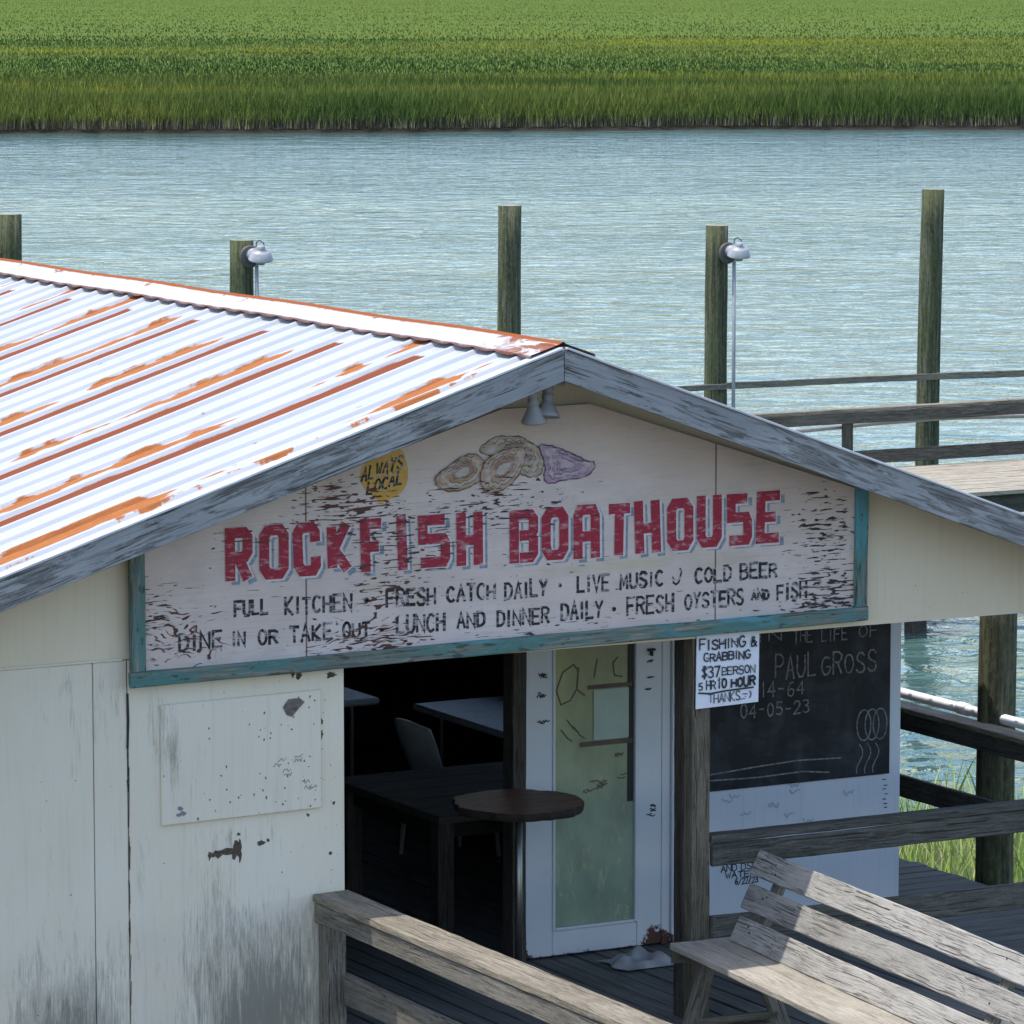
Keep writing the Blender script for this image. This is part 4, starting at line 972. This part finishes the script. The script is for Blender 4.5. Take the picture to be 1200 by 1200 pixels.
# ================================================================== PORCH FURNITURE AND RAILINGS
hr = thing('handrail', 'weathered handrail with a lower rail running from the front wall towards the steps', 'handrail', (-2.3, -.3, 0))
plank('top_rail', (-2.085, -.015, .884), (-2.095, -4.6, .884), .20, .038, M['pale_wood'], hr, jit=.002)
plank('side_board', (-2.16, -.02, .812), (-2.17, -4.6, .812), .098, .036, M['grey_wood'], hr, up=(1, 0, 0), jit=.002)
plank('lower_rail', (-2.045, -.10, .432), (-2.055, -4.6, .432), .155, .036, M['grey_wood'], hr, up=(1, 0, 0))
plank('post', (-2.10, -.065, -.3), (-2.10, -.065, .862), .105, .10, M['grey_wood'], hr, up=(0, -1, 0))
plank('post', (-2.09, -3.2, -.3), (-2.09, -3.2, .862), .07, .10, M['grey_wood'], hr, up=(0, -1, 0))

gr = thing('deck_railing', 'grey two board railing crossing in front of the chalkboard from the porch post', 'railing', (1.6, 0, 0))
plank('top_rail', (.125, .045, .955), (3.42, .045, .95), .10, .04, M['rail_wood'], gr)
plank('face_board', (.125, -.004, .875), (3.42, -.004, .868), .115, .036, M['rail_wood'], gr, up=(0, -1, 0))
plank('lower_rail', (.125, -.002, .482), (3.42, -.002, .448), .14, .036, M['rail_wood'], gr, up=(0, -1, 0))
plank('post', (3.33, .07, -.2), (3.33, .07, .93), .09, .09, M['rail_wood'], gr, up=(0, -1, 0))

sr = thing('side_railing', 'dark railing with a sunlit top plank along the right edge of the deck', 'railing', (3.42, 3, 0))
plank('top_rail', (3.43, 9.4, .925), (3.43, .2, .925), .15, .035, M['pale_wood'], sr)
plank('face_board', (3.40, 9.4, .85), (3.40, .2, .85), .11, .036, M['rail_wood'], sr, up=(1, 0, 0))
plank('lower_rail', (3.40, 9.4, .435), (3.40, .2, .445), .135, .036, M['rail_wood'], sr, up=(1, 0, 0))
for y in (9.2, 5.6): plank('post', (3.36, y, -.3), (3.36, y, .9), .09, .06, M['rail_wood'], sr, up=(0, -1, 0))
pp = thing('plastic_pipe', 'white plastic pipe with a coupling along the outside of the deck railing', 'pipe', (3.56, 3, .97))
put('pipe', B().tube([(3.57, 9.5, .965), (3.575, 5, .972), (3.57, .1, .965)], .032, 14).mesh('pipe'), M['pvc'], pp, smooth=True)
for y in (2.72, 1.2): put('coupling', B().tube([(3.5735, y-.05, .9690), (3.5735, y+.05, .9692)], .039, 14).mesh('coupling'), M['pvc'], pp, smooth=True)

def piling_mesh(r0, r1, h, lean=(0, 0)):
    b = B(); n = 12; pts = []; rr = []
    for i in range(n+1):
        t = i/n; pts.append((lean[0]*t*h+.006*math.sin(t*7), lean[1]*t*h, t*h)); rr.append(r0+(r1-r0)*t+random.gauss(0, .002))
    b.tube(pts, rr, 22, 0); b.mi[-1] = 1
    return b.mesh('piling')
def piling(x, y, ztop, label, r=.15, lean=(0, 0), zbot=-3.0, group='pilings standing in the creek', **kw):
    me = piling_mesh(r*1.03, r*.97, ztop-zbot, lean)
    for p in me.polygons: p.use_smooth = len(p.vertices) == 4
    o = put('piling', me, [M['piling'], M['piling_top']], None, Matrix.Translation((x-lean[0]*(ztop-zbot), y-lean[1]*(ztop-zbot), zbot)))
    o['label'] = label; o['category'] = 'piling'
    if group: o['group'] = group
    return o
piling(3.595, 2.40, 1.86, 'thick cracked piling standing beside the roof corner against the side railing', .118, (-.0, 0), -2.2, None)

# bench: three back slats and a plank seat, running towards the camera
bn = thing('bench', 'sun bleached slatted wooden bench in front of the chalkboard railing', 'bench', (.05, -.06, 0), None, R(-5))
BM = WM[bn.name]
def bp(name, p0, p1, W, T, mat, up): 
    r3 = BM.to_3x3(); return plank(name, BM @ Vector(p0), BM @ Vector(p1), W, T, M[mat], bn, up=r3 @ Vector(up), jit=.0022)
LB = -3.1
bp('seat', (-.105, -.02, .432), (-.105, LB, .432), .205, .036, 'seat_wood', (0, 0, 1)); bp('seat', (.105, .0, .430), (.105, LB, .430), .205, .036, 'seat_wood', (0, 0, 1))
ang = R(25.5); nx, nz = math.cos(ang), -math.sin(ang)           # back leans away from the sitter
def slat(zc, xc, y0): return bp('back_slat', (xc, y0, zc), (xc, LB, zc), .138, .036, 'bench_wood', (-nx, 0, -nz))
slat(.508, .146, -.09); slat(.664, .236, -.03); slat(.830, .309, .0)
for y in (-.24, -2.6):
    bp('back_support', (.135, y, .36), (.365, y, .86), .085, .04, 'grey_wood', (nx, 0, nz))
    bp('leg', (-.10, y-.02, .40), (-.20, y+.02, 0), .085, .04, 'grey_wood', (0, 1, 0)); bp('leg', (.18, y, .40), (.34, y, 0), .085, .04, 'grey_wood', (0, 1, 0))
for zc, xc in ((.508, .146), (.664, .236), (.830, .309)):
    for yy in (-.225, -.26, -2.6):
        dz = random.uniform(-.035, .035); c0 = BM @ Vector((xc-nx*.0185-math.sin(ang)*-dz*1.0*0+dz*math.sin(ang), yy, zc-nz*.0185*-1*-1+dz*math.cos(ang)))
        put('bolt', B().tube([c0+BM.to_3x3() @ Vector((nx*.004, 0, nz*.004)), c0-BM.to_3x3() @ Vector((nx*.002, 0, nz*.002))], .006, 8).mesh('bolt'), M['black'], bn)
bp('end_board', (-.20, -.035, .385), (.21, -.035, .385), .036, .075, 'post_wood', (0, 0, 1))
bp('brace', (-.17, -.24, .06), (.30, -.24, .06), .04, .07, 'post_wood', (0, 0, 1))

# round slab table
rt = thing('bar_table', 'round live edge wooden bar table on a steel pole beside the door', 'table', (-.35, 1.22, 0))
n = 44; V = []; Fc = []; rads = [.355*(1+.025*math.sin(i*.9)+.02*math.sin(i*2.3+1)+random.gauss(0, .008)) for i in range(n)]
for z, s in ((1.0, .96), (.998, .985), (.975, 1.0), (.955, .98), (.950, .90)):
    for i in range(n): V.append((-.35+rads[i]*s*math.cos(i/n*math.tau), 1.22+rads[i]*s*1.03*math.sin(i/n*math.tau), z+random.gauss(0, .001)))
Fc = [tuple(range(n)), tuple(range(5*n-1, 4*n-1, -1))]; mi = [0, 1]
for k in range(4):
    for i in range(n): Fc.append((k*n+i, (k+1)*n+i, (k+1)*n+(i+1) % n, k*n+(i+1) % n)); mi.append(0 if k == 0 else 1)
put('table_top', mesh('table_top', V, Fc, mi), [M['slab'], M['bark']], rt)
put('pole', B().tube([(-.35, 1.22, .02), (-.35, 1.22, .948)], .021, 16).mesh('pole'), M['metal'], rt, smooth=True)
put('base', B().lathe([(.19, .001), (.19, .012), (.05, .028), (.03, .05)], 28, Matrix.Translation((-.35, 1.22, .002))).mesh('base'), M['black'], rt)
put('flange', B().box((-.42, 1.15, .925), (-.28, 1.29, .949)).mesh('flange'), M['bark'], rt)

# rag on the floor by the door
b = B(); n = 15
V = []; 
for i in range(n):
    for j in range(n):
        u, q = (i/(n-1)-.5), (j/(n-1)-.5); rr = math.hypot(u, q)*2
        V.append((.455+u*.36*(1-.1*math.sin(q*9)), 1.30+q*.30, .010+max(0, 1-rr)**.5*(.055+.028*math.sin(u*11+q*7)+.022*math.sin(q*13-u*8))))
b.addp(V, [(i*n+j, (i+1)*n+j, (i+1)*n+j+1, i*n+j+1) for i in range(n-1) for j in range(n-1)])
o = put('rag', b.mesh('rag'), M['rag'], None, None, True); o['label'] = 'crumpled dirty white rag on the floor below the door'; o['category'] = 'rag'

# ---- inside the dark room
def folding_table(x0, x1, y0, y1, label):
    t = thing('folding_table', label, 'table', ((x0+x1)/2, (y0+y1)/2, 0), 'pale folding tables inside the boathouse')
    put('table_top', B().box((x0, y0, .715), (x1, y1, .76), 0, .012).mesh('table_top'), M['table_plastic'], t)
    for y in (y0+.22, y1-.22):
        b = B()
        for x in (x0+.1, x1-.1): b.tube([(x, y, .004), (x, y, .714)], .013, 10)
        b.tube([(x0+.1, y, .1), (x1-.1, y, .1)], .012, 10); put('leg', b.mesh('leg'), M['lamp_grey'], t)
folding_table(1.27, 2.03, 3.8, 5.63, 'pale plastic folding table inside with a white chair pulled up to it')
folding_table(.40, 1.19, 5.93, 7.75, 'pale plastic folding table behind the cream wall edge, deepest in the room')
dt = thing('wooden_table', 'dark wooden table with thick square legs just inside the opening', 'table', (.4, 2.8, 0))
b = B()
for i in range(5): b.box((-.36+0, 2.13+i*.275, .715), (1.20, 2.13+i*.275+.27, .76))
put('table_top', b.mesh('table_top'), M['dark_wood'], dt)
for x in (-.29, 1.10):
    for y in (2.22, 3.38): plank('leg', (x, y, .003), (x, y, .714), .10, .10, M['dark_wood'], dt, up=(0, 1, 0))
put('apron', B().box((-.235, 2.20, .62), (1.045, 2.24, .712)).box((-.30, 2.275, .62), (-.27, 3.325, .712)).mesh('apron'), M['room_wood'], dt)
pc = thing('plastic_chair', 'white moulded plastic chair with its back turned to the opening', 'chair', (.92, 4.45, 0))
cm = Matrix.Translation((.92, 4.45, 0)) @ Matrix.Rotation(R(8), 4, 'Z')
def curved(b, rows, thick):
    n = len(rows[0]); m_ = len(rows); V = [Vector(p) for r_ in rows for p in r_]; W2 = [p+Vector(thick) for p in V]
    fs = [(i*n+j, i*n+j+1, (i+1)*n+j+1, (i+1)*n+j) for i in range(m_-1) for j in range(n-1)]; N = n*m_
    fs += [tuple(N+q for q in x[::-1]) for x in fs]
    ring = [j for j in range(n)]+[i*n+n-1 for i in range(1, m_)]+[(m_-1)*n+j for j in range(n-2, -1, -1)]+[i*n for i in range(m_-2, 0, -1)]
    fs += [(ring[(i+1) % len(ring)], ring[i], N+ring[i], N+ring[(i+1) % len(ring)]) for i in range(len(ring))]
    b.addp([cm @ p for p in V]+[cm @ p for p in W2], fs)
b = B(); curved(b, [[(-.20-.15*t+.05*abs(u)**2*1.6, u*(.155+.055*t-.05*max(0, t-.75)*2), .47+.43*t-.05*abs(u)**2*t) for u in np.linspace(-1, 1, 11)] for t in np.linspace(0, 1, 8)], (-.018, 0, .0)); put('backrest', b.mesh('backrest'), M['chair_plastic'], pc, None, True)
b = B(); curved(b, [[(-.20+.43*t, u*.22, .44+.012*abs(u)) for u in np.linspace(-1, 1, 7)] for t in np.linspace(0, 1, 6)], (0, 0, -.016)); put('seat', b.mesh('seat'), M['chair_plastic'], pc, None, True)
for sx in (-.19, .2):
    for sy in (-.19, .19): put('leg', B().tube([cm @ Vector((sx, sy, .43)), cm @ Vector((sx*1.15, sy*1.1, .004))], [.018, .013], 10).mesh('leg'), M['chair_plastic'], pc)

# ================================================================== PILINGS, DOCK LIGHTS AND WALKWAY BEHIND
piling(7.93, 29, 2.67, 'short mossy piling top just above the roof at the far left')
piling(10.95, 29, 2.28, 'piling behind the roof with a lamp, left of the bare middle piling')
piling(14.66, 29, 2.61, 'bare straight piling rising behind the roof near its peak')
piling(17.70, 29, 2.28, 'piling with a lamp and a conduit, joined by the thin rail', .15, (.0, 0))
piling(21.04, 29, 2.67, 'tallest bare piling leaning slightly behind the walkway railing', .155, (.014, 0))
def dock_lamp(x, z, zend, label):
    t = thing('dock_lamp', label, 'lamp', (x, 28.8, z), 'lamps on the pilings')
    cx, cy = x-.035, 28.80
    put('wall_plate', B().lathe([(.135, 0), (.14, .012), (.125, .03), (.09, .035)], 24, Matrix.Translation((cx, cy+.04, z)) @ Matrix.Rotation(R(90), 4, 'X') ).mesh('wall_plate'), M['lamp_dark'], t)
    put('socket', B().tube([(cx+.02, cy+.02, z+.02), (cx+.03, cy-.09, z+.03)], [.08, .085], 16).mesh('socket'), M['lamp_white'], t, smooth=True)
    m4 = Matrix.Translation((cx+.07, cy-.13, z+.02)) @ Matrix.Rotation(R(14), 4, 'X') @ Matrix.Rotation(R(-5), 4, 'Y') @ Matrix.Scale(.85, 4)
    put('lamp_shade', B().lathe([(.035, .15), (.055, .145), (.06, .10), (.062, .085), (.125, .07), (.145, .055), (.178, -.045), (.180, -.06), (.170, -.058), (.14, .03), (.05, .05)], 28, m4).mesh('lamp_shade'), M['lamp_white'], t, smooth=True)
    put('bulb', B().lathe([(.03, .0), (.07, -.05), (.085, -.09), (.06, -.13), (.01, -.145)], 18, m4).mesh('bulb'), M['lamp_grey'], t, smooth=True)
    put('cable_loop', B().tube([(cx+.06, cy-.02, z+.12), (cx+.065, cy-.03, z+.18), (cx+.09, cy-.06, z+.20), (cx+.12, cy-.10, z+.17), (cx+.125, cy-.13, z+.10)], .007, 8).mesh('cable_loop'), M['black'], t, smooth=True)
    put('conduit', B().tube([(x+.035, 28.79, z-.10), (x+.04, 28.79, z-1.2), (x+.035, 28.79, zend)], .024, 12).mesh('conduit'), M['conduit'], t, smooth=True)
dock_lamp(11.02, 2.085, -1.0, 'grey shaded lamp with a conduit on the left piling behind the roof')
dock_lamp(17.80, 1.93, -1.0, 'white shaded lamp with a long conduit on the piling right of the peak')
tr = thing('dock_rail', 'thin grey rail nailed across the two right hand pilings', 'rail', (19, 28.82, .15))
plank('rail', (12.0, 28.825, .19), (17.75, 28.825, .205), .075, .035, M['grey_wood'], tr, up=(0, -1, 0), jit=.0025)
plank('rail', (17.75, 28.825, .215), (21.02, 28.82, .195), .085, .036, M['pale_wood'], tr, up=(0, -1, 0), jit=.0025)
plank('rail', (21.02, 28.82, .20), (25.5, 28.82, .13), .09, .036, M['pale_wood'], tr, up=(0, -1, 0), jit=.0025)
plank('rail', (20.6, 28.82, -.30), (25.5, 28.82, -.36), .13, .036, M['pale_wood'], tr, up=(0, -1, 0), jit=.0025)

dk = thing('dock_walkway', 'sunlit plank walkway on posts behind the right side of the roof', 'dock', (17, 20, 0))
o = boards('planks', 9.0, 26.0, 19.0, 21.42, .15, 'x', 0.0, M['plank_far'], .045, .012, False, dk)
b = B()
for x in np.arange(9.5, 26, 2.4):
    for y in (19.25, 21.2): b.tube([(x, y, -3), (x, y, -.05)], .12, 14)
b.box((9.0, 19.08, -.26), (26, 19.13, -.05)); b.box((9.0, 21.28, -.26), (26, 21.33, -.05))
put('substructure', b.mesh('substructure'), M['dark_wood'], dk)
wr = thing('walkway_railing', 'low grey railing along the far edge of the sunlit walkway', 'railing', (17, 21.5, 0))
plank('top_rail', (9, 21.52, .655), (26, 21.52, .675), .14, .035, M['pale_wood'], wr)
plank('face_board', (9, 21.46, .575), (26, 21.46, .585), .13, .036, M['rail_wood'], wr, up=(0, -1, 0))
plank('bottom_board', (9, 21.46, .135), (26, 21.46, .125), .15, .04, M['rail_wood'], wr, up=(0, -1, 0))
for x in (10.3, 12.6, 14.89, 17.6, 20.2): plank('post', (x, 21.53, -.3), (x, 21.53, .63), .10, .09, M['rail_wood'], wr, up=(0, -1, 0))
wp = thing('walkway_pipe', 'pale pipe sagging along the low walkway railing', 'pipe', (17, 21.6, .48))
put('pipe', B().tube([(9, 21.62, .46), (14.3, 21.62, .445), (15.4, 21.62, .485), (16.3, 21.62, .50), (17.3, 21.62, .47), (20, 21.62, .43), (26, 21.62, .45)], .025, 12).mesh('pipe'), M['conduit'], wp, smooth=True)
